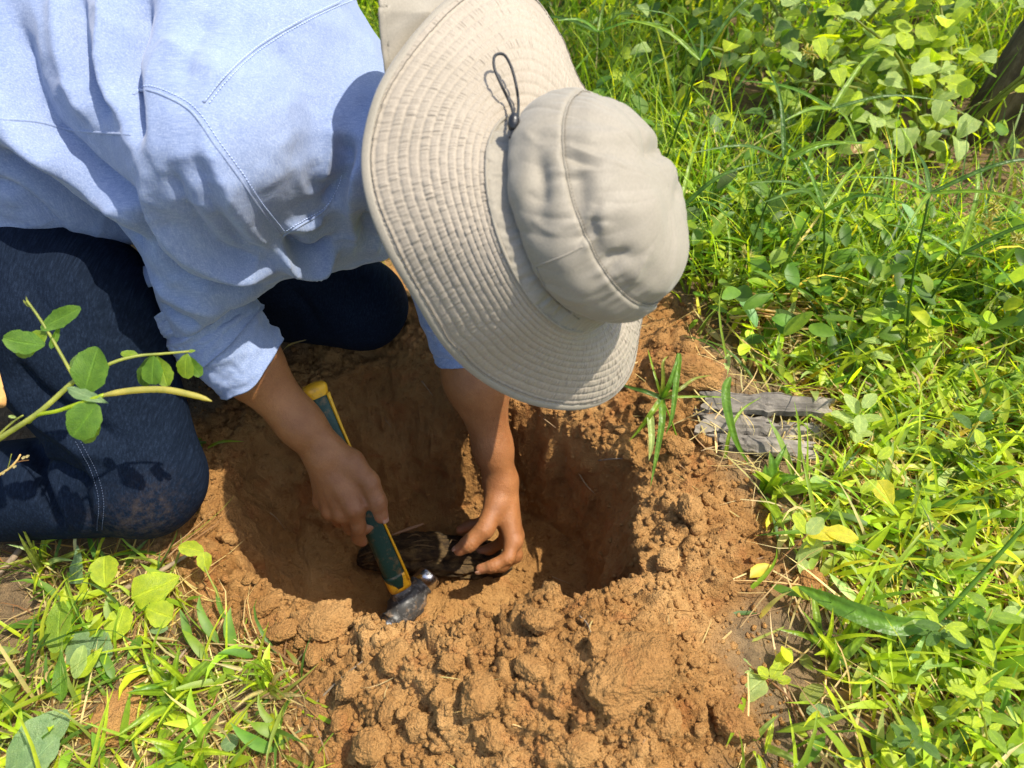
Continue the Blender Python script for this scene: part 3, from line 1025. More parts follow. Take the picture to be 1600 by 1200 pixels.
# rolled cuffs: bands of cloth wound round the arm
def cuff(c0, c1, ax, up, r0, r1, seed, parent, slack=0.004, fold=0.3):
    nu, nv = 72, 128
    s = np.linspace(0, 1, nu)[:, None]; a = np.linspace(0, 2 * math.pi, nv, endpoint=False)[None]
    e1 = unit(up - (up @ ax) * ax); e2 = np.cross(ax, e1)
    # section: outside length, rolled lip, short way back inside
    so = np.clip(s / 0.8, 0, 1); si = np.clip((s - 0.8) / 0.2, 0, 1)
    along = so - si * 0.12
    rr = r0 + (r1 - r0) * so - si * 0.005
    q = np.stack([np.cos(a) * 1.5 + 0 * s, np.sin(a) * 1.5 + 0 * s, along * 3 + 0 * a], -1)
    wr = fbm(q * np.array([1, 1, 1.3]) * 1.4, 3, seed)
    rdg = fbm(np.stack([q[..., 0], q[..., 1], q[..., 2] * 2.2 + 0.7 * np.cos(a * 2 + seed)], -1) * 1.1, 3, seed + 7)
    st = 0.0032 * np.exp(-((along - fold - 0.12 * np.cos(a + 1)) / 0.06) ** 2) - 0.0055 * np.exp(-((along - fold + 0.10 - 0.12 * np.cos(a + 1)) / 0.05) ** 2)
    lip = 0.0016 * np.exp(-((so - 1) / 0.02) ** 2)
    rr = rr + slack * wr + 0.004 * np.abs(rdg) + st + lip
    L = np.linalg.norm(c1 - c0)
    skew = 0.10 * np.cos(a - 0.6) + 0.05 * vnoise(np.stack([np.cos(a) + 0 * s, np.sin(a) + 0 * s, 0 * s + 0 * a], -1) * 1.5, seed)
    pos = c0 + ((along + skew * so) * L)[..., None] * ax + (rr * np.cos(a))[..., None] * e1 + (rr * np.sin(a))[..., None] * e2
    o = part('rolled_cuff', pos.reshape(-1, 3), grid_faces(nu, nv, True), M_SHIRT, parent)
    return o
cuff(cuf0 - 0.022 * axN, cuf1 - 0.006 * axN, axN, -FWD, .0640, .0555, 301, shirt, .005)
cuff(cuf0 - 0.034 * axN, cuf0 + 0.040 * axN, axN, -FWD, .0630, .0632, 317, shirt, .003, .5)
cuff(cfF0, cfF1 + 0.015 * axF, axF, -FWD, .056, .053, 333, shirt)
# buttoned tab that sticks out at the elbow
tb = P(232, 425, .97)
u = np.linspace(0, 1, 8); w_ = np.linspace(-1, 1, 6)
U_, W_ = np.meshgrid(u, w_, indexing='ij')
tp = np.stack([-(U_ * 24 + 2 * np.sin(U_ * 3)), W_ * 17 + 6 * U_, 0.010 * U_ + 0.004 * W_ ** 2], -1)
tabv = np.array([P(250 + a, 428 + b, .935 + c) for a, b, c in tp.reshape(-1, 3)])
o = part('sleeve_tab', tabv, grid_faces(8, 6), M_SHIRT, shirt)
o.modifiers.new('solid', 'SOLIDIFY').thickness = 0.002

# ---- jeans
footN, footF = P(-420, 800, 1.05), P(-60, 430, 1.30)
def jeans_sdf(p):
    t1 = chain(p, [hipN, P(110, 500, .965), knN], [.125, .106, .077], 0.05)
    t1 = smin(t1, chain(p, [knN + np.array([0, 0, -.012]), footN], [.072, .055], 0.04), 0.02)
    t2 = chain(p, [hipF, P(400, 390, 1.20), knF], [.12, .090, .072], 0.05)
    t2 = smin(t2, chain(p, [knF + np.array([0, 0, -.012]), footF], [.068, .055], 0.04), 0.02)
    pv = d_cone(p, cone(hipN, hipF, .13, .13))
    return smin(smin(t1, t2, 0.02), pv, 0.05)
jv, jq = surfnet(jeans_sdf, (-1.32, 0.45, -0.06), (-0.05, 1.36, 0.80), 0.0042)
jv = relax(jv, jq, 3, 0.5)
JB = BVHTree.FromPolygons([tuple(v) for v in jv], [tuple(f) for f in jq])
jn = vnormals(jv, jq)
jean_folds = [
    ([(20, 560), (60, 610), (120, 650), (190, 690)], -.010, .010),
    ([(5, 590), (50, 645), (110, 690), (170, 720)], .009, .012),
    ([(0, 640), (50, 690), (100, 735), (150, 760)], -.010, .010),
    ([(50, 690), (58, 740), (75, 790), (100, 830)], -.016, .010),
    ([(75, 690), (88, 745), (110, 800), (140, 840)], .010, .011),
    ([(120, 735), (130, 780), (150, 825)], -.007, .008),
    ([(110, 690), (140, 730), (152, 780), (150, 820)], .005, .007),
    ([(100, 400), (140, 470), (170, 560), (200, 640)], .004, .012),
    ([(30, 420), (70, 480), (100, 540)], -.004, .015),
    ([(450, 450), (480, 480), (500, 520)], -.006, .010)]
dd = fold_disp(jv, JB, jean_folds)
jw = fbm(np.stack([jv[:, 0] * 12, jv[:, 1] * 10, jv[:, 2] * 8], -1), 3, 401)
jv2 = jv + jn * (dd + 0.003 * jw)[:, None]
gl = np.array([gz(a, b) if (c < 0.04) else -9 for a, b, c in jv2])
jv2[:, 2] = np.maximum(jv2[:, 2], gl - 0.012)
jv2 = relax(jv2, jq, 1, 0.5)
jp = px_of(jv2)
dust = np.exp(-(((jp - np.array([205, 832])) / np.array([70, 38])) ** 2).sum(1)) + 0.8 * np.exp(-(((jp - np.array([240, 800])) / np.array([45, 45])) ** 2).sum(1)) + 0.35 * np.exp(-jv2[:, 2] / 0.03)
jeans = part('jeans', jv2, jq, M_JEANS, person, True, {'dust': np.clip(dust, 0, 1)})
JB2 = BVHTree.FromPolygons([tuple(v) for v in jv2], [tuple(f) for f in jq])
stitch_rows([[(118, 690), (142, 735), (154, 780), (152, 830)], [(126, 690), (150, 735), (162, 780), (160, 828)]], jeans,
            mat_plain('jean_thread', (0.05, 0.07, 0.12), 0.8, 0, 300, 0.1), JB2)
# boots behind, outside the frame
for ft, kn in ((footN, knN), (footF, knF)):
    ax = unit((ft - kn) * np.array([1, 1, 0])); c = ft * np.array([1, 1, 0])
    f_ = lambda p: smin(d_cone(p, cone(c + np.array([0, 0, .05]) - 0.03 * ax, c + np.array([0, 0, .06]) + 0.06 * ax, .046, .042)),
                        d_cone(p, cone(c + np.array([0, 0, .05]) + 0.06 * ax, c + np.array([0, 0, .012]) + 0.085 * ax, .04, .012)), 0.03)
    v, q = surfnet(f_, c - .2 + np.array([0, 0, .1]), c + np.array([.2, .2, .2]), 0.006)
    part('boot', v, q, mat_plain('boot_leather', (0.045, 0.03, 0.02), 0.6), person)
# ------------------------------------------------------------------ the sun hat
hu = unit(-0.251 * RGT + 0.968 * UPV - ((-0.251 * RGT + 0.968 * UPV) @ hatn) * hatn)
hv = np.cross(hatn, hu)          # towards the right and away
if hv @ RGT < 0: hv = -hv
hat = thing('sun_hat', 'wide brimmed beige sun hat with quilted brim and black cord loop on the bent head', 'hat', tuple(hatc))

def orient(p, n, f):
    a = p.reshape(-1, 3); m = np.cross(a[f[:, 2]] - a[f[:, 0]], a[f[:, 3]] - a[f[:, 1]])
    return f if (m * n.reshape(-1, 3)[f[:, 0]]).sum() > 0 else f[:, ::-1]
# brim outline read off the photograph (pixel, depth)
bo = [(572,235,.665),(579,310,.655),(610,390,.655),(650,460,.672),(700,540,.705),(760,594,.745),(830,627,.775),(900,636,.800),(952,620,.830),(985,580,.855),(997,520,.870),
      (1003,450,.885),(1000,380,.890),(985,300,.885),(955,210,.865),(903,130,.845),(880,70,.830),(840,5,.805),(800,-26,.780),(750,-28,.755),(700,5,.730),(655,52,.705),(622,95,.690),(590,155,.675)]
O3 = np.array([P(*b) for b in bo])
# angle of each outline point in the hat's own plane
loc = O3 - hatc
oa = np.arctan2(loc @ hv, loc @ hu)
oa = np.unwrap(oa)
if oa[-1] < oa[0]: oa = oa[::-1]; O3 = O3[::-1]
per_n = 3400
k0 = np.argsort(oa % (2 * math.pi))
aa = (oa % (2 * math.pi))[k0]; OO = O3[k0]
th = np.linspace(0, 2 * math.pi, per_n, endpoint=False)
# dense closed spline through the outline, resampled on hat angle
cl = np.concatenate([OO[-3:], OO, OO[:3]])
ds = smooth_line(cl, 1400)
da = np.unwrap(np.arctan2((ds - hatc) @ hv, (ds - hatc) @ hu))
m0 = np.argsort(da)
da, ds = da[m0], ds[m0]
tt_ = th.copy()
base_off = da[len(da) // 2]
t_eval = ((th - base_off + math.pi) % (2 * math.pi)) + base_off - math.pi
outer = np.stack([np.interp(t_eval, da, ds[:, k]) for k in range(3)], 1)
RB = 0.104
inner = hatc + RB * (np.cos(th)[:, None] * hu + np.sin(th)[:, None] * hv)
nrow, sub = 13, 7
nr = nrow * sub + 1
s = np.linspace(0, 1, nr)[:, None, None]
lenb = np.linalg.norm(outer - inner, axis=1)
sag = 0.011 * np.sin(np.pi * s) * hatn[None, None]
bp = inner[None] * (1 - s) + outer[None] * s + sag
# floppy waves
wv = fbm(np.stack([np.cos(th) * 1.3, np.sin(th) * 1.3, 0 * th], -1), 2, 501)
wv2 = vnoise(np.stack([np.cos(th) * 4.5, np.sin(th) * 4.5, 0 * th], -1), 505)
bp = bp + (s * (0.004 * wv + 0.0025 * wv2)[None, :, None]) * hatn[None, None]
# local normal of the brim
du = np.gradient(bp, axis=0); dv = np.roll(bp, -1, 1) - np.roll(bp, 1, 1)
bn = unit(np.cross(du, dv)); bn = np.where((bn @ hatn)[..., None] < 0, -bn, bn)
row = np.floor(np.clip(s[..., 0] * nrow, 0, nrow - 1e-6)); fr_ = s[..., 0] * nrow - row
puff = np.sin(np.pi * np.clip(fr_, 0, 1)) ** 0.5
arc = np.cumsum(np.linalg.norm(np.roll(outer, -1, 0) - outer, axis=1))
phase = arc[None] / 0.0023
slant = 0.8 * (fr_ - 0.5) * (1 + 0.6 * vnoise(np.stack([arc / 0.05, 0 * arc, 0 * arc], -1), 511))[None]
shape3 = np.stack([phase + slant + 0.7 * vnoise(np.stack([phase * 0.22 + 0 * row, row * 1.0 + 0 * phase, 0 * phase + 0 * row], -1), 513), row * 7.3 + fr_ * 0.35 + 0 * phase, 0 * phase + 0 * row], -1)
pk = vnoise(shape3, 515) * 0.9 + 0.2 * vnoise(shape3 * np.array([0.4, 1, 1]) + 31, 517)
amp = 0.6 + 0.6 * fbm(np.stack([np.cos(th) * 3, np.sin(th) * 3, 0 * th], -1), 2, 519)[None]
mid = np.sin(np.pi * np.clip(fr_, 0, 1)) ** 0.7
gro = np.exp(-(np.minimum(fr_, 1 - fr_) / 0.07) ** 2)
edge_ = sstep(0.965, 1.0, s[..., 0])
h = (0.00055 * puff + 0.00115 * amp * pk * (0.25 + 0.75 * mid) - 0.0006 * gro) * (1 - edge_)
bp = bp + h[..., None] * bn
brim = part('brim', bp.reshape(-1, 3), orient(bp, bn, grid_faces(nr, per_n, True)), M_BRIM, hat)
so = brim.modifiers.new('solid', 'SOLIDIFY'); so.thickness = 0.0022; so.offset = -1
# bound edge
ed = outer[::8] + 0.0  # binding tube round the rim
edn = bn[-1, ::8]
rad_dir = unit(outer - inner)[::8]
v, f = tube(ed + 0.000 * edn, [0.0044], 10, closed=True, flat=0.42, flatdir=edn)
part('brim_binding', v, f, M_HAT, hat)
ed2 = (inner[None] * (1 - 0.955) + outer[None] * 0.955)[0][::8] + sag[int(0.955 * (nr - 1)), 0] + 0.0
v, f = tube(bp[int(0.952 * (nr - 1)), ::8] + 0.0006 * edn, [0.0005], 6, closed=True)
part('binding_stitch', v, f, M_THREAD, hat)

# crown: gathered lower band, loose side panel that overhangs it, domed top panel
nA, nS = 720, 110
a = np.linspace(0, 2 * math.pi, nA, endpoint=False)
# how far the flap overhangs: strong on the picture's left side (towards -hv), none at the bottom right
left = np.cos(a + math.pi / 2)             # 1 at -hv
ov = sstep(-0.30, 0.45, np.cos(a - math.radians(-78)))
cut = sstep(math.cos(math.radians(62)), math.cos(math.radians(55)), np.cos(a - math.radians(-80)))
def prof(ov_):
    "(height, radius) along the section"
    A_ = np.array([(0, .104), (.003, .1035), (.010, .1005), (.020, .0985), (.030, .1010), (.042, .1050), (.052, .1045), (.060, .1025), (.0680, .0985), (.0710, .0955), (.0755, .0915), (.089, .085), (.102, .070), (.110, .048), (.1135, .022), (.114, .0001)])
    B_ = np.array([(0, .104), (.002, .1030), (.006, .0995), (.017, .0905), (.017, .0930), (.021, .1010), (.033, .1060), (.048, .1060), (.0645, .0995), (.0710, .0955), (.0755, .0915), (.089, .085), (.102, .070), (.110, .048), (.1135, .022), (.114, .0001)])
    q = A_ * (1 - ov_) + B_ * ov_
    return smooth_line(np.concatenate([q, np.zeros((len(q), 1))], 1), nS)[:, :2]
S2 = np.stack([prof(o_) for o_ in ov], 1)           # nS,nA,2
H_, R_ = S2[..., 0], S2[..., 1]
ca, sa = np.cos(a)[None], np.sin(a)[None]
ell_u, ell_v = 1.02, 0.985
pos = hatc + H_[..., None] * hatn + (R_ * ca * ell_u)[..., None] * hu + (R_ * sa * ell_v)[..., None] * hv
# sideways lean of the top, as it slumps towards the right of the picture
pos = pos + (0.010 * sstep(.06, .115, H_))[..., None] * unit(0.3 * hv - 0.9 * hu) * 0.6
cn = unit(np.cross(np.gradient(pos, axis=0), np.roll(pos, -1, 1) - np.roll(pos, 1, 1)))
cn = np.where(((pos - (hatc + 0.04 * hatn)) * cn).sum(-1, keepdims=True) < 0, -cn, cn)
q = (pos - hatc)
big = fbm(q * 17, 3, 601)
dent = fbm(np.stack([ca * 2.2 + 0 * H_, sa * 2.2 + 0 * H_, H_ * 13], -1), 2, 607)
seamh = np.exp(-((H_ - 0.0710) / .0022) ** 2) * (R_ > .088)
gath = vnoise(np.stack([a[None] * 17 + 0 * H_, H_ * 30, 0 * H_], -1), 611) * np.exp(-((H_ - 0.0710) / .014) ** 2)
band = (1 - sstep(.010, .020, H_)) * vnoise(np.stack([a[None] * 22 + 0 * H_, H_ * 120, 0 * H_], -1), 613)
pull = np.abs(vnoise(np.stack([a[None] * 7 + H_ * 30, H_ * 16, 0 * H_], -1), 617))
disp = 0.0040 * big + 0.0030 * dent * np.clip(R_ / .08, 0, 1) ** 2 - 0.0022 * seamh + 0.0011 * gath + 0.0009 * band + 0.0012 * pull * np.clip(R_ / .08, 0, 1) ** 2
# two deep dimples beside the seam and the ridge that runs from it
def hat_hit(px, py):
    return P(px, py, 0.6)
cpx = px_of(pos.reshape(-1, 3)).reshape(nS, nA, 2)
vis = (cn @ (CAM - hatc)) > 0
CR0 = BVHTree.FromPolygons([tuple(v) for v in pos[::2, ::3].reshape(-1, 3)], [tuple(f) for f in grid_faces(len(pos[::2]), len(pos[0, ::3]), True)])
cr_f = [([(872, 222), (905, 236), (945, 250), (975, 262)], .0035, .006), ([(872, 236), (905, 252), (940, 264)], -.003, .005), ([(900, 388), (918, 360), (930, 330), (938, 310)], -.0035, .0045), ([(912, 392), (932, 368), (948, 344)], .0028, .0045), ([(845, 255), (852, 285), (850, 318)], -.004, .006),
        ([(830, 340), (850, 358), (880, 368)], .0025, .006), ([(950, 425), (968, 405), (985, 392)], -.0028, .004), ([(930, 408), (950, 392), (970, 384)], .002, .004), ([(985, 450), (1000, 425), (1012, 400)], .0025, .005), ([(1000, 200), (1018, 240), (1040, 270)], -.003, .006), ([(815, 200), (835, 220), (855, 226)], .002, .005), ([(822, 300), (838, 312), (862, 318)], -.002, .004), ([(850, 440), (880, 462), (920, 478)], .002, .006)]
disp = disp + 0.6 * fold_disp(pos.reshape(-1, 3), CR0, cr_f).reshape(disp.shape)
for (x, y, rx, ry, am) in ((842, 282, 16, 60, -.006), (905, 300, 20, 42, -.006), (950, 210, 50, 14, .004), (905, 265, 40, 9, .003), (930, 365, 10, 30, -.004), (1030, 235, 20, 16, -.010),
                           (965, 400, 30, 14, -.004), (930, 340, 16, 30, .004), (1060, 300, 8, 20, -.006), (985, 330, 60, 60, .003), (850, 360, 22, 26, -.003)):
    g = np.exp(-((cpx[..., 0] - x) / rx) ** 2 - ((cpx[..., 1] - y) / ry) ** 2) * (cn @ -FWD > 0.0)
    disp = disp + am * g
pos = pos + disp[..., None] * cn
crown = part('crown', pos.reshape(-1, 3), orient(pos, cn, grid_faces(nS, nA, True)), M_HAT, hat)
so = crown.modifiers.new('solid', 'SOLIDIFY'); so.thickness = 0.0012; so.offset = -1
CB = BVHTree.FromPolygons([tuple(v) for v in pos.reshape(-1, 3)], [tuple(f) for f in grid_faces(nS, nA, True)])
# stitched seam round the top, vertical seam, vent slit
k = int(np.argmin(np.abs(H_[:, 0] - 0.0710)))
ks = np.argmin(np.abs(H_ - 0.0710) + (R_ < .088) * 1, axis=0)
ring = pos[ks, np.arange(nA)]
v, f = tube(ring[::3] + 0.0006 * cn[ks, np.arange(nA)][::3], [0.0009], 6, closed=True)
part('crown_seam', v, f, M_HAT, crown)
def st_ring(L, nrm_, parent, pitch=.0030, r=.0004, off=.0012):
    ms = []
    s_ = np.concatenate([[0], np.cumsum(np.linalg.norm(np.diff(L, axis=0), axis=1))])
    for x in np.arange(0, s_[-1] - pitch, pitch):
        qq = np.stack([np.interp([x, x + pitch * .33, x + pitch * .66], s_, (L + off * nrm_)[:, c]) for c in range(3)], 1)
        ms.append(tube(qq, [r * .7, r, r * .7], 5))
    v, f = joinm(ms)
    o = part('stitching', v, f, M_THREAD, parent); o['kind'] = 'stuff'
up2 = pos[np.minimum(ks + 2, nS - 1), np.arange(nA)]
st_ring(up2, cn[ks, np.arange(nA)], crown)
L = relax_line(onto(CB, px_line([(838, 416), (860, 408), (885, 398), (910, 385)], 40), .0003))
v, f = tube(L, [.0010], 6); part('side_seam', v, f, M_HAT, crown)
stitch_rows([[(838, 412), (860, 404), (885, 394), (908, 382)]], crown, M_THREAD, CB, .003, .0004)
L = relax_line(onto(CB, px_line([(838, 416), (848, 440), (868, 470), (905, 499)], 40), .0002))
v, f = tube(L, [.0008], 6); part('vent_edge', v, f, mat_plain('vent_shadow_cloth', (0.16, 0.14, 0.11), 0.8), crown)  # dark strip that paints in the shade of the vent slit

# inner sweat band ring where crown meets brim
ib = hatc + 0.0012 * hatn + (RB + 0.0005) * (np.cos(a)[::2, None] * hu + np.sin(a)[::2, None] * hv)
v, f = tube(ib, [.0016], 6, closed=True); part('crown_base_seam', v, f, M_HAT, hat)

# neck flap seen behind the brim, lying on the shoulders
fp = [(593,20,.70),(600,75,.71),(612,130,.72),(660,140,.72),(720,90,.73),(780,20,.76),(800,-40,.79),(740,-90,.78),(650,-70,.75),(600,-30,.71)]
fo = smooth_line(np.array([P(*b) for b in fp + fp[:1]]), 120)[:-1]
fc_ = fo.mean(0)
nl = 14
fv = np.concatenate([(fc_ + (fo - fc_) * t) for t in np.linspace(0.02, 1, nl)])
fn = unit(np.cross(fo[0] - fc_, fo[30] - fc_)); fn = fn if fn @ FWD < 0 else -fn
fv = fv + fn * (0.006 * fbm(fv * 22, 3, 701))[:, None] + fn * 0.004
flap = part('neck_flap', fv, grid_faces(nl, 120, True), M_HAT, hat)
flap.modifiers.new('solid', 'SOLIDIFY').thickness = 0.0018
v, f = tube(fv[-120:], [.0042], 8, closed=True, flat=.5, flatdir=np.tile(fn, (120, 1)))
part('flap_binding', v, f, M_HAT, hat)

# black elastic cord loop with its toggle
M_CORD = mat_plain('black_cord', (0.012, 0.013, 0.015), 0.55, 0, 900, 0.3, 0.0004)
BR = BVHTree.FromPolygons([tuple(v) for v in bp[::4, ::8].reshape(-1, 3)], [tuple(f) for f in grid_faces(len(bp[::4]), len(bp[0, ::8]), True)])
cl_px = [(805,188),(797,162),(784,134),(773,108),(772,90),(780,84),(790,88),(800,108),(807,136),(810,162),(808,190)]
lp = []
for i, (x, y) in enumerate(cl_px):
    b0 = onto(BR, [(x, y)])
    dd_ = (b0[0] - CAM) @ FWD if len(b0) else 0.652
    e = math.sin(math.pi * min(1, max(0, i / 10)))
    lp.append(P(x, y, dd_ - 0.010 - 0.020 * e))
v, f = tube(np.array(lp), [.00135], 8, n=90)
part('cord_loop', v, f, M_CORD, hat)
tg0, tg1 = P(804, 178, .640), P(801, 203, .640)
v1 = tube(np.stack([tg0, tg0 * .7 + tg1 * .3, tg0 * .3 + tg1 * .7, tg1]), [.0030, .0050, .0052, .0036], 12, n=12)
v2 = tube(np.stack([tg1, P(800, 210, .640), P(796, 216, .640)]), [.0022, .0016, .0016], 8, n=8)
v, f = joinm([v1, v2])
part('cord_toggle', v, f, mat_plain('black_plastic', (0.012, 0.012, 0.013), 0.35), hat)
# ------------------------------------------------------------------ the hammer
hb, he, hh = P(489, 604, 1.10), P(617, 908, 1.207), P(636, 942, 1.220)
ht = unit(hh - hb)
_s = unit(RGT - (RGT @ ht) * ht)
_f = np.cross(ht, _s); _f = _f if _f @ FWD < 0 else -_f
rot = math.radians(-28)
hs = math.cos(rot) * _s + math.sin(rot) * _f
hf = np.cross(ht, hs); hf = hf if hf @ FWD < 0 else -hf
hammer = thing('hammer', 'club hammer with green and yellow grip and dark steel head held in the hole', 'hammer', tuple(hh))
def rsec(w, d, n=40, e=3.4):
    a = np.linspace(0, 2 * math.pi, n, endpoint=False)
    c, s_ = np.cos(a), np.sin(a)
    r = (np.abs(c) ** e + np.abs(s_) ** e) ** (-1 / e)
    return np.stack([c * r * w, s_ * r * d], 1)
def loft(secs, cap=True):
    "secs: list of (centre, axis1, axis2, (n,2) section)"
    v = np.concatenate([c + s[:, :1] * a1 + s[:, 1:] * a2 for c, a1, a2, s in secs])
    n = len(secs[0][3]); m = len(secs)
    f = grid_faces(m, n, True)
    fs = [f]
    if cap:
        v = np.concatenate([v, [secs[0][0]], [secs[-1][0]]])
        j = np.arange(n); jn = (j + 1) % n
        fs.append(np.concatenate([np.stack([np.full(n, m * n), jn, j], 1), np.stack([np.full(n, m * n + 1), (m - 1) * n + j, (m - 1) * n + jn], 1)]))
    return v, fs
Lh = np.linalg.norm(he - hb)
M_GREEN = mat_plain('green_rubber', (0.006, 0.05, 0.036), 0.45, 0, 200, 0.2, 0.0004)
M_YELLOW = mat_plain('yellow_plastic', (0.80, 0.42, 0.012), 0.4, 0, 60, 0.08, 0.0002)
def worn(name, base, wear, rough, metal, sc):
    m, nt, b = new_mat(name)
    o = objcoord(nt)
    n1 = noise(nt, sc, 6, 0.7, o, 0.5); n2 = noise(nt, 26, 4, 0.6, o); n3 = noise(nt, 55, 5, 0.7, o)
    k = mixc(nt, ramp(nt, n1, [(0.52, (0, 0, 0)), (0.66, (0.8, 0.8, 0.8))]), base, wear)
    k = mixc(nt, ramp(nt, n3, [(0.55, (0, 0, 0)), (0.72, (0.75, 0.75, 0.75))]), k, (0.24, 0.13, 0.045))
    nt.links.new(k, b.inputs['Base Color'])
    mt = mathn(nt, 'MULTIPLY', ramp(nt, n3, [(0.55, (1, 1, 1)), (0.72, (0, 0, 0))]), metal)
    nt.links.new(mt, b.inputs['Metallic'])
    nt.links.new(ramp(nt, n2, [(0.3, (rough * .75,) * 3), (0.7, (min(1, rough * 1.3),) * 3)]), b.inputs['Roughness'])
    nt.links.new(bump(nt, n1, 0.0009, 0.6), b.inputs['Normal'])
    return m
M_STEEL = worn('worn_steel', (0.065, 0.064, 0.062), (0.26, 0.25, 0.24), 0.5, 0.5, 120)
M_GREEN = worn('green_rubber_worn', (0.005, 0.040, 0.026), (0.014, 0.062, 0.040), 0.5, 0.0, 200)
M_YELLOW = worn('yellow_plastic_worn', (0.78, 0.41, 0.012), (0.6, 0.33, 0.03), 0.45, 0.0, 90)
M_BRIGHT = mat_plain('bright_steel', (0.62, 0.60, 0.57), 0.26, 1.0, 70, 0.25, 0.0006)
ts = np.linspace(0.035, 1, 26)
wid = np.interp(ts, [0, .08, .2, .45, .7, .9, 1], [.0165, .0150, .0142, .0145, .0160, .0172, .0172])
dep = wid * 0.9
v, f = loft([(hb + t * Lh * ht, hs, hf, rsec(w, d)) for t, w, d in zip(ts, wid, dep)])
part('grip', v, f, M_GREEN, hammer)
tb_ = np.linspace(-0.012, 0.045, 10)
wb = np.array([.008, .0150, .0178, .0186, .0186, .0182, .0176, .0170, .0166, .0164])
v, f = loft([(hb + t * Lh * ht, hs, hf, rsec(w, w * .86)) for t, w in zip(tb_, wb)])
part('butt_cap', v, f, M_YELLOW, hammer)
# yellow lines run along both edges of the broad face
tl = np.linspace(0.04, 1.0, 40)
for sgn in (1,):
    w_ = np.interp(tl, ts, wid); d_ = np.interp(tl, ts, dep)
    k = 0.86
    ctr = hb + (tl * Lh)[:, None] * ht + (sgn * w_ * 0.90)[:, None] * hs + (d_ * 0.90)[:, None] * hf
    v, f = tube(ctr, [.0030, .0021, .0019, .0019, .0022], 10)
    part('yellow_line', v, f, M_YELLOW, hammer)
te = np.linspace(0.955, 1.035, 6)
v, f = loft([(hb + t * Lh * ht, hs, hf, rsec(.0180, .0160)) for t in te])
part('yellow_collar', v, f, M_YELLOW, hammer)
# green tongue over the collar leaves a yellow V
v, f = loft([(hb + t * Lh * ht - .0015 * hs, hs, hf, rsec(.0174 * k, .0164)) for t, k in zip(np.linspace(.95, 1.018, 5), (1, .98, .9, .72, .5))])
part('grip_tip', v, f, M_GREEN, hammer)
# head: socket and a barrel across it
hx = unit(P(662, 912, 1.224) - P(616, 970, 1.188))
hy = unit(ht - (ht @ hx) * hx); hz = np.cross(hx, hy)
v, f = loft([(hb + 1.034 * Lh * ht, hs, hf, rsec(.0176, .0156)), (hb + 1.06 * Lh * ht, hs, hf, rsec(.0185, .0165)), (hh - .012 * ht, hs, hf, rsec(.0205, .0180)),
             (hh + .006 * ht, hs, hf, rsec(.0215, .019)), (hh + .020 * ht, hs, hf, rsec(.020, .018)), (hh + .023 * ht, hs, hf, rsec(.016, .015))])
part('head_socket', v, f, M_STEEL, hammer)
pr = [(-.0575, .0150, 2), (-.057, .0190, 2), (-.054, .0206, 2), (-.038, .0206, 2), (-.032, .0175, 2), (-.024, .0195, 2.4), (-.016, .0235, 3), (.016, .0235, 3), (.024, .0195, 2.4), (.032, .0170, 2), (.036, .0205, 2), (.055, .0205, 2), (.058, .0190, 2), (.0585, .015, 2)]
v, f = loft([(hh + t * hx, hy, hz, rsec(r, r, 40, e)) for t, r, e in pr[3:11]])
part('head', v, f, M_STEEL, hammer)
v, f = loft([(hh + t * hx, hy, hz, rsec(r, r, 40, e)) for t, r, e in pr[:4]]); part('striking_face', v, f, M_BRIGHT, hammer)
v, f = loft([(hh + t * hx, hy, hz, rsec(r, r, 40, e)) for t, r, e in pr[10:]]); part('striking_face', v, f, M_BRIGHT, hammer)

# ------------------------------------------------------------------ rotten wood in the hole
la, lb = P(560, 872, 1.312), P(800, 868, 1.290)
ldir = unit(lb - la); lup = np.array([0, 0, 1.0]); lsd = unit(np.cross(ldir, lup)); lup = np.cross(lsd, ldir)
nu, nv = 90, 72
u = np.linspace(0, 1, nu)[:, None]; a = np.linspace(0, 2 * math.pi, nv, endpoint=False)[None]
rad = (0.034 * np.sin(np.pi * np.clip(u * 0.96 + 0.02, 0, 1)) ** 0.45) * (1 + 0 * a)
q = np.stack([u * 3 + 0 * a, np.cos(a) * 2.5 + 0 * u, np.sin(a) * 2.5 + 0 * u], -1)
rad = rad * (1 + 0.36 * fbm(q * 1.6, 5, 801)) + 0.007 * np.abs(vnoise(q * np.array([1, 7, 7]), 805)) - 0.006 * (np.abs(vnoise(q * np.array([.6, 3, 3]), 807)) < .12)
ctr = la + u[..., None] * (lb - la) + (0.012 * np.sin(u * 5))[..., None] * lup
lv = ctr + (rad * np.cos(a) * 1.05)[..., None] * lsd + (rad * np.sin(a) * .70)[..., None] * lup
M_ROT = mat_bark('rotten_wood', [(0.32, (0.012, 0.007, 0.004)), (0.46, (0.042, 0.025, 0.011)), (0.58, (0.10, 0.062, 0.024)), (0.75, (0.19, 0.125, 0.045))], (0.6, 1, 1), 0.006, 75)
lg = thing('rotten_log', 'dark rotten piece of wood being pulled from the bottom of the hole', 'log', tuple(0.5 * (la + lb)))
part('log_body', lv.reshape(-1, 3), grid_faces(nu, nv, True), M_ROT, lg)
M_FIB = mat_plain('wood_fibre', (0.13, 0.08, 0.03), 0.8, 0, 300, 0.3)
for i in range(12):
    t = random.random() * .75; aa_ = random.uniform(0.5, 2.4)
    i0 = int(t * (nu - 1)); j0 = int(aa_ / (2 * math.pi) * nv)
    i1 = min(nu - 1, i0 + random.randint(5, 18)); im = (i0 + i1) // 2
    upn = unit(lv[im, j0] - ctr[im, 0])
    pts = np.stack([lv[i0, j0] + .001 * upn, lv[im, (j0 + 1) % nv] + .004 * upn, lv[i1, (j0 + random.randint(0, 2)) % nv] + .003 * upn])
    v, f = tube(pts, [.0008, .0016, .0005], 5, n=8)
    part('wood_splinter', v, f, M_FIB, lg)
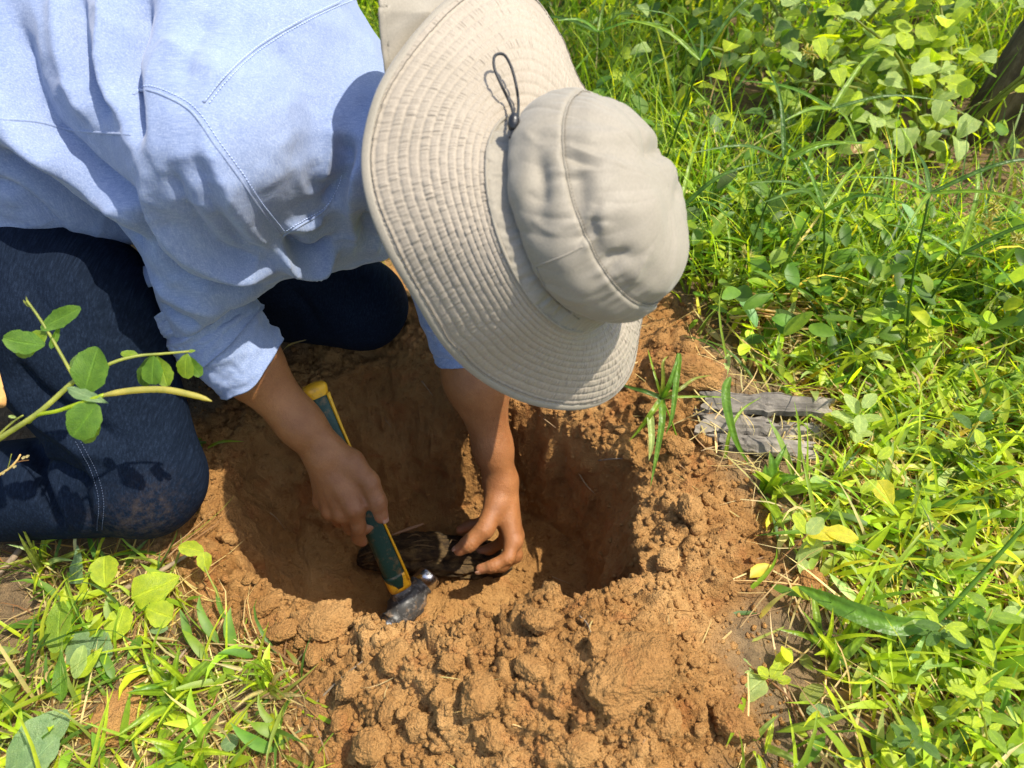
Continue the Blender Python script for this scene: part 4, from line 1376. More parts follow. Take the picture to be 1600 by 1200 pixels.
v, f = tube(np.stack([P(612, 836, 1.30), P(640, 826, 1.298), P(662, 818, 1.30)]), [.0015, .0034, .0014], 6, n=10)
part('wood_splinter', v, f, mat_plain('pale_splinter', (0.30, 0.17, 0.09), 0.8), lg)

# ------------------------------------------------------------------ slab of dark bark in the grass on the right
M_SLATE = mat_bark('grey_bark', [(0.3, (0.06, 0.052, 0.043)), (0.46, (0.15, 0.132, 0.110)), (0.6, (0.27, 0.235, 0.19)), (0.74, (0.38, 0.28, 0.17))], (0.5, 0.35, 1), 0.0016, 38)
bark = thing('bark_slab', 'split slab of dark grey bark lying in the grass right of the hole', 'bark', tuple(drop(1190, 672)))
def slab(corners, thick, seed, lift):
    "corners in pixels: four around; built as a warped plate on the ground"
    C4 = np.array([drop(x, y) for x, y in corners]); C4[:, 2] = C4[:, 2].mean() * 0.5 + C4[:, 2] * 0.5 + lift
    nu, nv = 44, 18
    u = np.linspace(0, 1, nu)[:, None]; v_ = np.linspace(0, 1, nv)[None]
    p = ((1 - u) * (1 - v_))[..., None] * C4[0] + (u * (1 - v_))[..., None] * C4[1] + (u * v_)[..., None] * C4[2] + ((1 - u) * v_)[..., None] * C4[3]
    q = np.stack([u * 6 + 0 * v_, v_ * 2 + 0 * u, 0 * u + 0 * v_], -1)
    ex = unit(C4[1] - C4[0]); ey = unit(C4[3] - C4[0])
    p = p + (0.008 * fbm(q * 1.3 + seed, 3, seed) * (np.abs(v_ - .5) * 2) ** 2)[..., None] * ey + (0.02 * fbm(q * np.array([0.2, 4, 1]) + seed, 3, seed + 2) * (np.abs(u - .5) * 2) ** 6)[..., None] * ex
    p[..., 2] += 0.004 * fbm(q * np.array([.5, 3, 1]), 3, seed + 4) + 0.007 * np.sin(np.pi * v_) + 0.004 * fbm(q * .4, 2, seed + 5)
    p[..., 2] -= 0.004 * np.exp(-((np.abs(vnoise(q * np.array([.25, 2.2, 1]), seed + 6)) / .06) ** 2))
    lo = p.copy(); lo[..., 2] -= thick
    allv = np.concatenate([p.reshape(-1, 3), lo.reshape(-1, 3)])
    F0 = grid_faces(nu, nv); k = nu * nv
    bd = list(range(nv)) + [i * nv + nv - 1 for i in range(1, nu)] + [(nu - 1) * nv + j for j in range(nv - 2, -1, -1)] + [i * nv for i in range(nu - 2, 0, -1)]
    bd = np.array(bd); bn_ = np.roll(bd, -1)
    return allv, [F0, F0[:, ::-1] + k, np.stack([bd, bd + k, bn_ + k, bn_], 1)]
for i, (c4, th_, lf) in enumerate([([(1105, 618), (1290, 640), (1292, 664), (1095, 646)], .011, .020), ([(1085, 644), (1200, 662), (1206, 690), (1090, 680)], .008, .012), ([(1188, 660), (1275, 668), (1270, 690), (1192, 688)], .008, .007), ([(1108, 682), (1262, 700), (1258, 726), (1118, 704)], .009, .014), ([(1215, 704), (1268, 712), (1262, 730), (1222, 722)], .006, .012)]):
    v, f = slab(c4, th_, 820 + 10 * i, lf)
    part('bark_plate', v, f, M_SLATE, bark, smooth=False)

# ------------------------------------------------------------------ clods
def clod_mesh(seed, name, sub=4, planes=9, rough=1.0, fine=1.0):
    import bmesh as bm_
    b = bm_.new(); bm_.ops.create_icosphere(b, subdivisions=sub, radius=1)
    v = np.array([x.co[:] for x in b.verts]); f = np.array([[y.index for y in x.verts] for x in b.faces]); b.free()
    r = np.random.default_rng(seed)
    for _ in range(planes):
        n = unit(r.normal(size=3)); c = r.uniform(.55, .85)
        dpt = v @ n - c
        v = v - np.clip(dpt, 0, None)[:, None] * n * 0.8
    nn = unit(v)
    v = v * (1 + 0.16 * fbm(v * 1.4 + seed, 3, seed))[:, None]
    v = v + nn * (rough * (0.30 * lumps(v * 2.2 + seed, seed + 1, .6) + 0.24 * lumps(v * 4.7, seed + 2, .6)) * .6 + fine * (0.13 * lumps(v * 10, seed + 3, .7) + 0.08 * lumps(v * 21, seed + 4, .7)) - 0.1)[:, None]
    return mdata(name, v, f, M_SOIL, True, {'fresh': np.ones(len(v)), 'moist': np.full(len(v), r.uniform(0, .35))})
CL = [clod_mesh(900 + 13 * i, 'clod', 5 if i < 5 else 4, 9 if i % 2 else 6, 1.0 if i % 2 == 0 else .6) for i in range(8)]
def clod(me, px, py, wpx, label, asp=(1, .8, .7), rz=0.0, lift=.35, name='dirt_clod', grp=None, tilt=0.0):
    p = drop(px, py)
    d = (p - CAM) @ FWD
    r = wpx / 2 / 1200 * d
    o = add(name, me)
    o.scale = (r * asp[0], r * asp[1], r * asp[2])
    o.rotation_euler = (tilt, tilt * .6, rz)
    o.location = p + np.array([0, 0, r * asp[2] * lift])
    return props(o, label, 'dirt clod', grp)
big_clods = [
    (1, 507, 972, 100, 'broad flat clod on the near left rim beside the hammer head', (1, .75, .5), .3),
    (0, 622, 1032, 62, 'round clod half sunk in the middle of the near spoil heap', (1, 1, .8), 1),
    (1, 655, 1137, 60, 'rounded upright clod near the bottom edge, right of the angular one', (.9, .9, 1.1), 2.2),
    (1, 577, 1168, 66, 'angular pale clod at the bottom edge with a flat lit top', (1, .9, 1), .7),
    (3, 607, 1115, 52, 'blocky clod standing behind the two bottom clods', (1, .8, 1), 1.4),
    (5, 447, 985, 62, 'cracked reddish block on the left slope below the hole rim', (1, .7, .5), .2),
    (3, 418, 948, 46, 'small split block at the left rim of the hole', (1, .8, .6), .9),
    (5, 488, 1022, 44, 'small wedge of red soil under the broad flat clod', (1, .8, .6), 1.7),
    (0, 985, 1062, 165, 'large reddish lump that tops the right end of the spoil heap', (1, .85, .6), .4),
    (2, 1142, 1132, 90, 'dark rusty clod apart from the heap, at its lower right among grass', (1, .8, .75), -.5),
    (4, 176, 1128, 118, 'crumbly brown clod lying among the grass at lower left', (1, .8, .5), .6),
    (2, 846, 974, 70, 'crumbly knob on the near rim in front of the hole floor', (1, .8, .8), .2),
    (1, 1066, 583, 120, 'long smooth reddish clod right of the hat brim', (1.1, .55, .5), -.35),
    (3, 322, 828, 46, 'pale elongated clod touching the near knee', (1, .5, .5), .9),
    (5, 55, 972, 28, 'small red clod at the left edge of the picture', (1, .9, .8), .1),
    (1, 1262, 915, 66, 'reddish clod under the yellow seedling', (1, .8, .6), .5),
    (3, 900, 1100, 40, 'thin flat slab jutting from the middle of the spoil heap', (1.1, .8, .3), .1),
    (4, 745, 1090, 80, 'crumbly lump in the centre of the spoil heap', (1, .9, .6), .8),
    (2, 470, 1000, 36, 'little clod wedged under the left rim blocks', (1, .8, .7), 2.0),
    (0, 1020, 640, 50, 'round crumb heap under the sedge leaves at the far right rim', (1, .9, .6), 1.1)]
for i, px, py, w, lb_ in [(0, 705, 1035, 44, 'rounded lump just right of the round half sunk clod'), (2, 770, 1150, 60, 'rough lump at the bottom edge right of centre'), (3, 690, 1085, 46, 'upright blocky lump left of the lump in mid heap'), (4, 545, 1075, 56, 'crumbly lump at the left end of the heap'),
                          (0, 830, 1050, 60, 'broad lump behind the thin flat slab'), (1, 900, 1170, 74, 'bulky lump at the bottom edge under the thin flat slab'), (2, 1040, 1130, 64, 'dark edged lump below the large reddish lump'), (5, 530, 1125, 40, 'low block at the left foot of the heap'), (3, 930, 1010, 46, 'blocky lump at the rim left of the large reddish lump'),
                          (4, 1010, 985, 58, 'crumbly lump at the right end of the near rim'), (2, 1075, 800, 56, 'rough lump on the right rim of the hole'), (0, 1060, 700, 50, 'round lump between the sedge and the right rim'), (4, 1045, 880, 50, 'crumbly lump low on the right rim'), (1, 975, 590, 46, 'lump tucked under the hat brim at far right'), (5, 1100, 690, 36, 'small block at the left end of the bark slab')]:
    big_clods.append((i, px, py, w, lb_, (1, .85, .75), px * .37))
for i, px, py, w, lb_, asp, rz in big_clods:
    clod(CL[i], px, py, w, lb_, asp, rz, .28)
LM = [((507, 972), 'the broad flat clod'), ((985, 1062), 'the large reddish lump'), ((1142, 1132), 'the dark rusty clod'), ((620, 1150), 'the angular pale clod'), ((846, 974), 'the crumbly rim knob'), ((745, 1090), 'the lump in mid heap'),
      ((1066, 583), 'the long smooth reddish clod'), ((1030, 660), 'the sedge'), ((322, 828), 'the near knee'), ((1190, 672), 'the bark slab'), ((1262, 850), 'the yellowing seedling'), ((418, 948), 'the left rim blocks'), ((905, 600), 'the hat brim tip'),
      ((1000, 860), 'the right rim of the hole'), ((1120, 1040), 'the creeping weed'), ((620, 480), 'the far knee')]
_seen = set()
def uniq(pre, px, py, lms=None):
    for k in range(6):
        t = pre + where(px, py, lms, k)
        if t not in _seen: break
    _seen.add(t)
    return t
def where(px, py, lms=None, k=0):
    best = sorted(lms or LM, key=lambda e: (e[0][0] - px) ** 2 + (e[0][1] - py) ** 2)[k]
    dx, dy = px - best[0][0], py - best[0][1]
    w_ = ('below' if dy > 0 else 'above') if abs(dy) > 1.6 * abs(dx) else (('right of' if dx > 0 else 'left of') if abs(dx) > 1.6 * abs(dy) else (('below and ' if dy > 0 else 'above and ') + ('right of' if dx > 0 else 'left of')))
    return w_ + ' ' + best[1]
_used = {}
ORD = ['', 'next ', 'third ', 'fourth ', 'fifth ', 'sixth ', 'seventh ', 'eighth ']
def clod_words(px, py, w, z):
    size = 'tiny' if w < 12 else 'small' if w < 17 else 'medium sized'
    k = uniq(size + (' crumb in the hole ' if z < -.05 else ' loose clod '), px, py)
    return k, 'small loose clods round the hole'
n_ = 0
while n_ < 105:
    px, py = rng.uniform(300, 1180), rng.uniform(540, 1200)
    p = G(px, py, .02)
    if poly_sd(p[None, :2], fresh_xy)[0] > .01: continue
    h = hit(px, py)
    if h[2] < -.02 and rng.random() < .7: continue
    if 250 < px < 700 and py < 830: continue
    w = 9 + 20 * rng.random() ** 2.2
    sub_ = CL[int(rng.integers(5, 8))]
    lbl, gr = clod_words(px, py, w, h[2])
    clod(sub_, px, py, w, lbl, (1, rng.uniform(.7, 1), rng.uniform(.6, .9)), rng.uniform(0, 6), .25, 'small_clod', gr, rng.uniform(-.5, .5))
    n_ += 1
# finer crumbs nobody could count
cb = clod_mesh(977, 'crumb', 1, 7, 1.6, 0)
cv = np.array([v.co[:] for v in cb.vertices]); cf = np.array([p.vertices[:] for p in cb.polygons])
pts, scs = [], []
while len(pts) < 9000:
    px, py = rng.uniform(280, 1260), rng.uniform(470, 1215)
    p = G(px, py, .02)
    sd_ = poly_sd(p[None, :2], fresh_xy)[0]
    if sd_ > .02 + .06 * rng.random(): continue
    h = hit(px, py)
    if h[2] < -.03 and rng.random() < .65: continue
    pts.append(h); scs.append(.0008 + .0058 * rng.random() ** 5)
pts = np.array(pts); scs = np.array(scs)
az = rng.uniform(0, 6.28, len(pts)); c_, s_ = np.cos(az), np.sin(az)
rv = cv[None] * (scs[:, None, None] * rng.uniform(.7, 1.2, (len(pts), 1, 3)))
rv = np.stack([rv[..., 0] * c_[:, None] - rv[..., 1] * s_[:, None], rv[..., 0] * s_[:, None] + rv[..., 1] * c_[:, None], rv[..., 2]], -1) + pts[:, None] + np.array([0, 0, .0006])
ff = (cf[None] + (np.arange(len(pts)) * len(cv))[:, None, None]).reshape(-1, 3)
cm = add('loose_soil', mdata('loose_soil', rv.reshape(-1, 3), ff, M_SOIL, True, {'fresh': np.ones(rv.shape[0] * rv.shape[1]), 'moist': np.repeat(rng.uniform(0, .5, len(pts)), len(cv))}))
props(cm, 'fine crumbs of loose orange soil round the hole', 'soil', None, 'stuff')

# ------------------------------------------------------------------ fine roots cut by the digging
M_ROOT = mat_plain('root_skin', (0.30, 0.20, 0.10), 0.85, 0, 200, .3)
for i, (x, y, x2, y2, r_, lb_) in enumerate([(720, 668, 752, 690, .0011, 'fine root across the far wall left of the reaching arm'), (842, 648, 868, 668, .0012, 'short root on the far wall right of the reaching arm'), (590, 640, 612, 668, .001, 'hair root on the far wall above the hammer hand'), (905, 740, 930, 772, .0012, 'root stub on the right wall of the hole'),
                                           (420, 800, 446, 828, .001, 'thin root on the left wall of the hole'), (860, 900, 890, 912, .001, 'thin root lying on the hole floor'), (655, 590, 676, 618, .0014, 'root hanging below the far knee'), (880, 690, 884, 722, .001, 'root hanging from the far right rim')]):
    A_, B_ = hit(x, y), hit(x2, y2)
    t = thing('root', lb_, 'root', tuple(A_))
    out_ = unit(CAM - A_) * .004
    v, f = tube(np.stack([A_ - out_ * .5, A_ * .6 + B_ * .4 + out_ + rng.normal(0, .003, 3), B_ + out_ * 1.5]), [r_, r_ * .8, r_ * .35], 6, n=12)
    part('root_strand', v, f, M_ROOT, t)
# ------------------------------------------------------------------ leaves and grass
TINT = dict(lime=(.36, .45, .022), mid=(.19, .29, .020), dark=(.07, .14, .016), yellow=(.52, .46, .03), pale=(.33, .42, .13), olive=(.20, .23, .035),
            dusty=(.19, .29, .13), straw=(.54, .43, .20), brown=(.25, .14, .055), stem=(.32, .35, .08), green=(.11, .22, .02), red=(.32, .12, .04))
PROF = dict(
    grass=lambda s: np.minimum(1, s * 9 + .55) * (1 - s ** 2.2) ** .9,
    lance=lambda s: np.sin(np.pi * np.clip(s, 0, 1) ** .72) ** .8,
    oval=lambda s: np.sin(np.pi * np.clip(s * .97 + .015, 0, 1)) ** .55,
    obov=lambda s: np.sin(np.pi * np.clip(s * .96 + .01, 0, 1) ** 1.35) ** .55,
    ovate=lambda s: np.sin(np.pi * np.clip(s, 0, 1) ** .62) ** .7,
    heart=lambda s: np.clip(np.sin(np.pi * np.clip(s * .93 + .07, 0, 1) ** .5), 0, 1) ** .75)
_lm = {}
def leaf_mesh(kind, ratio, tint, var=0, mat=None, bend=.25, fold=.25, rows=10, cols=5):
    key = (kind, round(ratio, 2), tint, var, round(bend, 2), round(fold, 2), rows, cols)
    if key in _lm: return _lm[key]
    s = np.linspace(0, 1, rows)[:, None]; t = np.linspace(-1, 1, cols)[None]
    w = ratio * .5 * PROF[kind](s)
    w = w * (1 + .05 * np.sin(s * 17 + var * 2.1) + .04 * np.sin(s * 31 + var))
    r = np.random.default_rng(hash(key[:1] + key[3:4]) % 9999 if False else 77 + var * 13 + len(kind))
    ph = r.uniform(0, 6, 4)
    x = w * t * (1 - .12 * fold)
    z = fold * w * np.abs(t) ** 1.3 - bend * s ** 1.8 * .6 + .03 * np.sin(s * 7 + ph[0]) * np.abs(t) + .025 * np.sin(s * 5 + ph[1]) * t
    ang_ = bend * s * 1.0
    y = s * (1 - .18 * bend * s) + 0 * t
    x = x + .03 * np.sin(s * 3 + ph[2]) * s
    v = np.stack([x + 0 * s, y, z], -1).reshape(-1, 3)
    base = np.array(TINT[tint])
    vein = 1 - .0 * np.abs(t)
    c = base[None, None] * (0.92 + .16 * np.abs(t) + 0 * s)[..., None]
    c = np.where((np.abs(t) < .05)[..., None] & (s[..., None] < 2), c * 1.18, c)
    me = mdata(kind + '_leaf', v, grid_faces(rows, cols), mat or (M_DRY if tint in ('straw', 'brown') else M_LEAF), True, {'tint': c.reshape(-1, 3), 'luv': np.stack([np.abs(t) + 0 * s, s + 0 * t, np.ones_like(s + t)], -1).reshape(-1, 3)})
    _lm[key] = me
    return me

def place_leaf(parent, A, B, nrm_, me, name='leaf', off=None):
    A = np.asarray(A, float); B = np.asarray(B, float)
    L = np.linalg.norm(B - A); y = (B - A) / L
    n = np.asarray(nrm_, float); n = unit(n - (n @ y) * y); x = np.cross(y, n)
    o = bpy.data.objects.new(name, me)
    col.objects.link(o)
    org = A - (np.array(parent.location) if parent is not None else 0)
    M = Matrix(((x[0] * L, y[0] * L, n[0] * L, org[0]), (x[1] * L, y[1] * L, n[1] * L, org[1]), (x[2] * L, y[2] * L, n[2] * L, org[2]), (0, 0, 0, 1)))
    if parent is not None: o.parent = parent
    o.matrix_local = M
    return o

def stem_part(parent, pts, r, tint='stem', n=None, name='stem'):
    v, f = tube(np.asarray(pts, float), r if isinstance(r, (list, tuple)) else [r, r * .7], 6, n=n or 4 * len(pts))
    o = part(name, v, f, M_GRASS, parent, True, {'tint': np.tile(np.array(TINT[tint]), (len(v), 1)) * (0.9 + .2 * rng.random((len(v), 1)))})
    return o

UP = np.array([0, 0, 1.0]); TC = -FWD

def ribbons(base, az, elev, curl, L, W, tint, prof='grass', rows=6, cols=3, fold=.3, twist=None, jit=.12):
    "many leaf blades as one mesh: (v, faces, tint per vertex)"
    n = len(base)
    s = np.linspace(0, 1, rows)
    e = elev[:, None] - curl[:, None] * s[None] ** 1.2
    st = (L / (rows - 1))[:, None]
    hx = np.concatenate([np.zeros((n, 1)), np.cumsum(np.cos(e[:, :-1]) * st, 1)], 1)
    hz = np.concatenate([np.zeros((n, 1)), np.cumsum(np.sin(e[:, :-1]) * st, 1)], 1)
    sway = rng.normal(0, .25, n)[:, None] * s[None] ** 2
    ca, sa = np.cos(az[:, None] + sway), np.sin(az[:, None] + sway)
    ctr = np.stack([base[:, None, 0] + hx * ca, base[:, None, 1] + hx * sa, base[:, None, 2] + hz], -1)
    tw = (twist if twist is not None else rng.normal(0, .5, n))[:, None] * (0.3 + .7 * s[None])
    sx, sy = -sa, ca
    nx, ny, nz = -np.sin(e) * ca, -np.sin(e) * sa, np.cos(e)
    ct, sn_ = np.cos(tw), np.sin(tw)
    side = np.stack([sx * ct + nx * sn_, sy * ct + ny * sn_, nz * sn_], -1)
    nor = np.stack([nx * ct - sx * sn_, ny * ct - sy * sn_, nz * ct], -1)
    w = (W[:, None] * .5 * PROF[prof](s)[None])
    t = np.linspace(-1, 1, cols)
    v = ctr[:, :, None] + (w[..., None] * t)[..., None] * side[:, :, None] + (fold * w[..., None] * np.abs(t))[..., None] * nor[:, :, None]
    f = grid_faces(rows, cols)
    F_ = (f[None] + (np.arange(n) * rows * cols)[:, None, None]).reshape(-1, 4)
    tc = np.asarray(tint)[:, None, None] * (1 + jit * (s[None, :, None, None] - .4)) * np.ones((1, 1, cols, 1))
    return v.reshape(-1, 3), F_, tc.reshape(-1, 3)

def mixtint(n, names, wts, var=.18):
    a = np.array([TINT[k] for k in names]); p = np.array(wts, float); p /= p.sum()
    i = rng.choice(len(names), n, p=p)
    return a[i] * np.exp(rng.normal(0, var, (n, 1))) * np.exp(rng.normal(0, .06, (n, 3)))

def scatter(n, x0, x1, y0, y1, keep):
    p = np.stack([rng.uniform(x0, x1, n), rng.uniform(y0, y1, n)], 1)
    p = p[keep(p)]
    z = np.array([gz(a, b) for a, b in p]) if len(p) else np.zeros(0)
    return np.concatenate([p, z[:, None]], 1)

person_xy = np.array([G(x, y)[:2] for x, y in [(-700, 760), (-300, 870), (60, 860), (270, 850), (310, 740), (420, 560), (640, 520), (640, 430), (300, 380), (-700, 300)]])
slab_xy = np.array([G(x, y)[:2] for x, y in [(1070, 612), (1300, 622), (1308, 745), (1095, 745)]])
bush_c = [(G(1440, 265)[:2], .30), (G(1240, 195)[:2], .28), (G(1555, 215)[:2], .16)]
def outside(margin):
    def k(p):
        sd_ = poly_sd(p, fresh_xy)
        pj = px_of(np.concatenate([p, np.zeros((len(p), 1))], 1))
        patch = fbm(np.concatenate([p * 6, np.zeros((len(p), 1))], 1), 3, 971)
        return (sd_ > margin + .05 * patch) & (poly_sd(p, person_xy) > -.02) & ((poly_sd(p, slab_xy) > 0) | (rng.random(len(p)) < .03)) & ((np.min([np.hypot(*(p - c).T) / r for c, r in bush_c], axis=0) > 1) | (rng.random(len(p)) < .12))
    return k
VV, FF, TT_ = [], [], []
def stuff_add(r):
    k = sum(len(v) for v in VV)
    VV.append(r[0]); FF.append(r[1] + k); TT_.append(r[2])
def stuff_make(name, label, mat, cat):
    v = np.concatenate(VV); f = np.concatenate(FF); t = np.concatenate(TT_)
    o = add(name, mdata(name, v, f, mat, True, {'tint': np.clip(t, 0, 1)}))
    VV.clear(); FF.clear(); TT_.clear()
    return props(o, label, cat, None, 'stuff')

# near and middle field on the right: short broad blades, thin blades, dead straw
def blades(b, L, W, elev, curl, names, wts, prof='grass', rows=6, cols=3, fold=.3, lift=0, var=.18):
    n = len(b)
    b = b + np.array([0, 0, 1.0]) * lift
    stuff_add(ribbons(b, rng.uniform(0, 6.283, n), np.radians(rng.uniform(*elev, n)), np.radians(rng.uniform(*curl, n)), rng.uniform(*L, n), rng.uniform(*W, n), mixtint(n, names, wts, var), prof, rows, cols, fold))

K = outside(.015)
def Kright(p):      # the field to the right of the hole, thinner on the trampled soil
    pj = px_of(np.concatenate([p, np.zeros((len(p), 1))], 1))
    dens = sstep(1130, 1330, pj[:, 0] + .25 * (600 - pj[:, 1]))
    return K(p) & (rng.random(len(p)) < .12 + .88 * dens)
b = scatter(5200, .12, 1.15, .22, 1.35, Kright)
blades(b, (.05, .15), (.003, .008), (15, 75), (10, 90), ['mid', 'lime', 'dark', 'yellow', 'straw'], [4, 5, 2, .7, .8])
b = scatter(900, .15, 1.15, .22, 1.35, Kright)
blades(b, (.02, .05), (.010, .022), (-8, 18), (-15, 40), ['brown', 'straw', 'yellow', 'olive'], [4, 3, 1.5, 2], 'ovate', 5, 3, .35, .006)
b = scatter(3400, .15, 1.15, .22, 1.35, Kright)
blades(b, (.04, .10), (.007, .014), (0, 60), (-10, 60), ['lime', 'mid', 'green', 'pale'], [4, 4, 2, 1], 'lance', 6, 3, .25, .012)
b = scatter(5600, .05, 1.15, .22, 1.4, Kright)
blades(b, (.06, .2), (.0015, .004), (-3, 14), (-8, 14), ['straw', 'straw', 'brown', 'olive'], [5, 3, 2, 1], 'grass', 5, 2, 0, .006)
b = scatter(700, .2, 1.2, .25, 1.35, Kright)
blades(b, (.015, .034), (.011, .022), (-5, 40), (-20, 40), ['lime', 'mid', 'pale', 'yellow'], [5, 4, 1, .6], 'oval', 5, 5, .2, .03)
stuff_make('grass', 'short broad bladed grass with dead straw right of the hole', M_GRASS, 'grass')

# taller weeds behind, thickening towards the back
Kb = outside(.03)
b = scatter(8200, -.35, 1.5, 1.0, 2.0, Kb)
blades(b, (.09, .30), (.0022, .007), (40, 88), (10, 85), ['mid', 'lime', 'dark', 'green', 'straw'], [5, 4, 3, 2, .3])
b = scatter(2000, -.3, 1.6, .95, 2.0, Kb)
n = len(b); b[:, 2] += rng.uniform(.01, .12, n)
blades(b, (.02, .045), (.010, .021), (-10, 45), (-20, 50), ['mid', 'lime', 'dark', 'pale', 'green'], [5, 4, 3, .5, 2], 'ovate', 6, 5, .2)
b = scatter(1100, .1, 1.2, .85, 1.6, Kb)
b[:, 2] += rng.uniform(.02, .14, len(b))
blades(b, (.028, .055), (.016, .030), (-10, 50), (-20, 50), ['mid', 'dark', 'green', 'lime', 'dusty'], [4, 4, 4, 2, .6], 'oval', 7, 5, .2)
b = scatter(1400, -.1, 1.5, .95, 1.6, Kb)
blades(b, (.10, .3), (.0018, .004), (-3, 12), (-6, 12), ['straw', 'brown', 'olive'], [5, 2, 1], 'grass', 5, 2, 0, .008)
b = scatter(13000, -2.2, 3.2, 1.9, 4.5, Kb)
blades(b, (.16, .45), (.005, .012), (35, 85), (15, 90), ['mid', 'lime', 'dark', 'green', 'yellow'], [5, 5, 3, 2, .4])
b = scatter(5000, -2.0, 3.2, 1.9, 4.5, Kb)
n = len(b); b[:, 2] += rng.uniform(.02, .30, n)
blades(b, (.03, .07), (.016, .034), (-10, 50), (-20, 50), ['mid', 'lime', 'dark', 'green', 'pale'], [5, 4, 3, 2, .6], 'oval', 6, 3, .2)
b = scatter(6000, -3.2, -.1, .8, 2.3, outside(.04))
blades(b, (.08, .26), (.003, .009), (35, 85), (15, 90), ['mid', 'lime', 'dark', 'green', 'straw'], [5, 4, 3, 2, .5])
b = scatter(1800, -3.2, -.1, .8, 2.3, outside(.04))
b[:, 2] += rng.uniform(.01, .12, len(b))
blades(b, (.025, .05), (.014, .03), (-10, 45), (-20, 50), ['mid', 'lime', 'dark'], [4, 4, 3], 'oval', 6, 3, .2)
b = scatter(5000, -5, 6, 4.5, 10, Kb)
blades(b, (.25, .6), (.012, .03), (40, 85), (15, 80), ['mid', 'lime', 'dark'], [5, 4, 3], rows=5)
stuff_make('undergrowth', 'dense taller grass and leafy weeds filling the back of the clearing', M_GRASS, 'undergrowth')

# lower left: grass, straw, litter
def Kll(p):
    pj = px_of(np.concatenate([p, np.zeros((len(p), 1))], 1))
    sd_ = poly_sd(p, fresh_xy)
    patch = fbm(np.concatenate([p * 9, np.zeros((len(p), 1))], 1), 3, 977)
    return (sd_ > .0 + .03 * patch) & (poly_sd(p, person_xy) > .01) & (patch > -.28)
b = scatter(1050, -.75, .05, .16, .62, Kll)
blades(b, (.03, .10), (.002, .006), (15, 75), (10, 80), ['mid', 'lime', 'dark', 'olive', 'straw'], [3, 4, 2, 1, 1])
b = scatter(2600, -.75, .05, .16, .62, Kll)
blades(b, (.03, .12), (.001, .003), (-3, 12), (-8, 12), ['straw', 'brown', 'olive'], [4, 3, 1], 'grass', 5, 2, 0, .004)
b = scatter(420, -.75, .0, .16, .62, Kll)
blades(b, (.03, .07), (.008, .014), (0, 50), (-10, 60), ['lime', 'mid', 'green'], [4, 4, 2], 'lance', 6, 3, .25, .008)
b = scatter(5200, -3.0, -.5, -.4, 1.2, Kll)
blades(b, (.05, .16), (.003, .008), (15, 75), (10, 90), ['mid', 'lime', 'dark', 'straw'], [4, 4, 2, 1])
b = scatter(3000, -.6, 2.0, -1.2, .24, outside(.05))
blades(b, (.05, .14), (.004, .012), (15, 75), (10, 90), ['mid', 'lime', 'dark', 'straw'], [4, 4, 2, 1])
b = scatter(3000, 1.1, 3.4, -.6, 1.9, outside(.05))
blades(b, (.06, .18), (.004, .012), (15, 75), (10, 90), ['mid', 'lime', 'dark', 'straw'], [4, 4, 2, 1])
# sparse sprouts and bits of straw on the spoil itself
def Ksp(p):
    sd_ = poly_sd(p, fresh_xy); d_ = np.hypot(p[:, 0] - HC[0], p[:, 1] - HC[1])
    rr = per(np.arctan2(p[:, 1] - HC[1], p[:, 0] - HC[0]), ang, R0)
    return (sd_ < .01) & (d_ > rr + .02)
b = scatter(260, -.5, .45, .2, 1.0, Ksp)
blades(b, (.015, .05), (.0008, .0016), (-8, 25), (-10, 20), ['straw', 'brown', 'straw'], [4, 2, 1], 'grass', 5, 2, 0, .003)
stuff_make('trampled_grass', 'trampled grass, straw and litter at the lower left and round the edges', M_GRASS, 'grass')

b = scatter(400, .2, .75, .6, 1.1, lambda p: poly_sd(p, slab_xy) < .01)
b[:, 2] += .018
blades(b[:60], (.04, .12), (.0012, .0026), (-8, 10), (-6, 14), ['straw', 'straw', 'brown'], [5, 3, 1], 'grass', 6, 2, 0, .0)
stuff_make('straw', 'dry straw strewn over the grey bark slab', M_GRASS, 'straw')
# ---- single plants that can be told apart
def g(px, py, z): return G(px, py, z)

# foreground branch with a pod in front of the jeans
fb_ = thing('legume_branch', 'leafy branch with a yellowish seed pod in front of the jeans', 'branch', tuple(P(-150, 900, .80)))
D = .74
stem_part(fb_, [P(-150, 900, .80), P(-60, 730, .77), P(0, 685, .75), P(60, 645, D), P(105, 605, D), P(120, 592, D)], [.0032, .0028, .0024], 'stem', 30)
stem_part(fb_, [P(118, 595, D), P(100, 562, .74), P(76, 520, .74), P(58, 492, .74), P(42, 470, .738)], [.0016, .0011], 'stem', 20)
stem_part(fb_, [P(118, 595, D), P(150, 580, .745), P(180, 565, .75), P(215, 556, .76), P(250, 553, .77), P(296, 549, .78)], [.0020, .0012], 'stem', 20)
stem_part(fb_, [P(44, 660, .745), P(60, 648, .74), P(90, 642, .735), P(125, 630, .73), P(163, 617, .73)], [.0018, .0020], 'lime', 20)
v, f = tube(np.array([P(160, 618, .73), P(185, 613, .73), P(220, 609, .73), P(260, 609, .73), P(300, 617, .73), P(318, 622, .73), P(331, 627, .73)]), [.0016, .0030, .0032, .0032, .0032, .0028, .0022, .0005], 8, n=44)
bump_ = 1 + .10 * np.sin(np.arange(len(v)) / 8 / 44 * 60)
part('seed_pod', v, f, M_GRASS, fb_, True, {'tint': np.tile(np.array([.40, .37, .10]), (len(v), 1))})
stem_part(fb_, [P(-30, 712, .75), P(0, 678, .748), P(22, 658, .745), P(36, 649, .742)], [.0012, .0008], 'stem', 12)
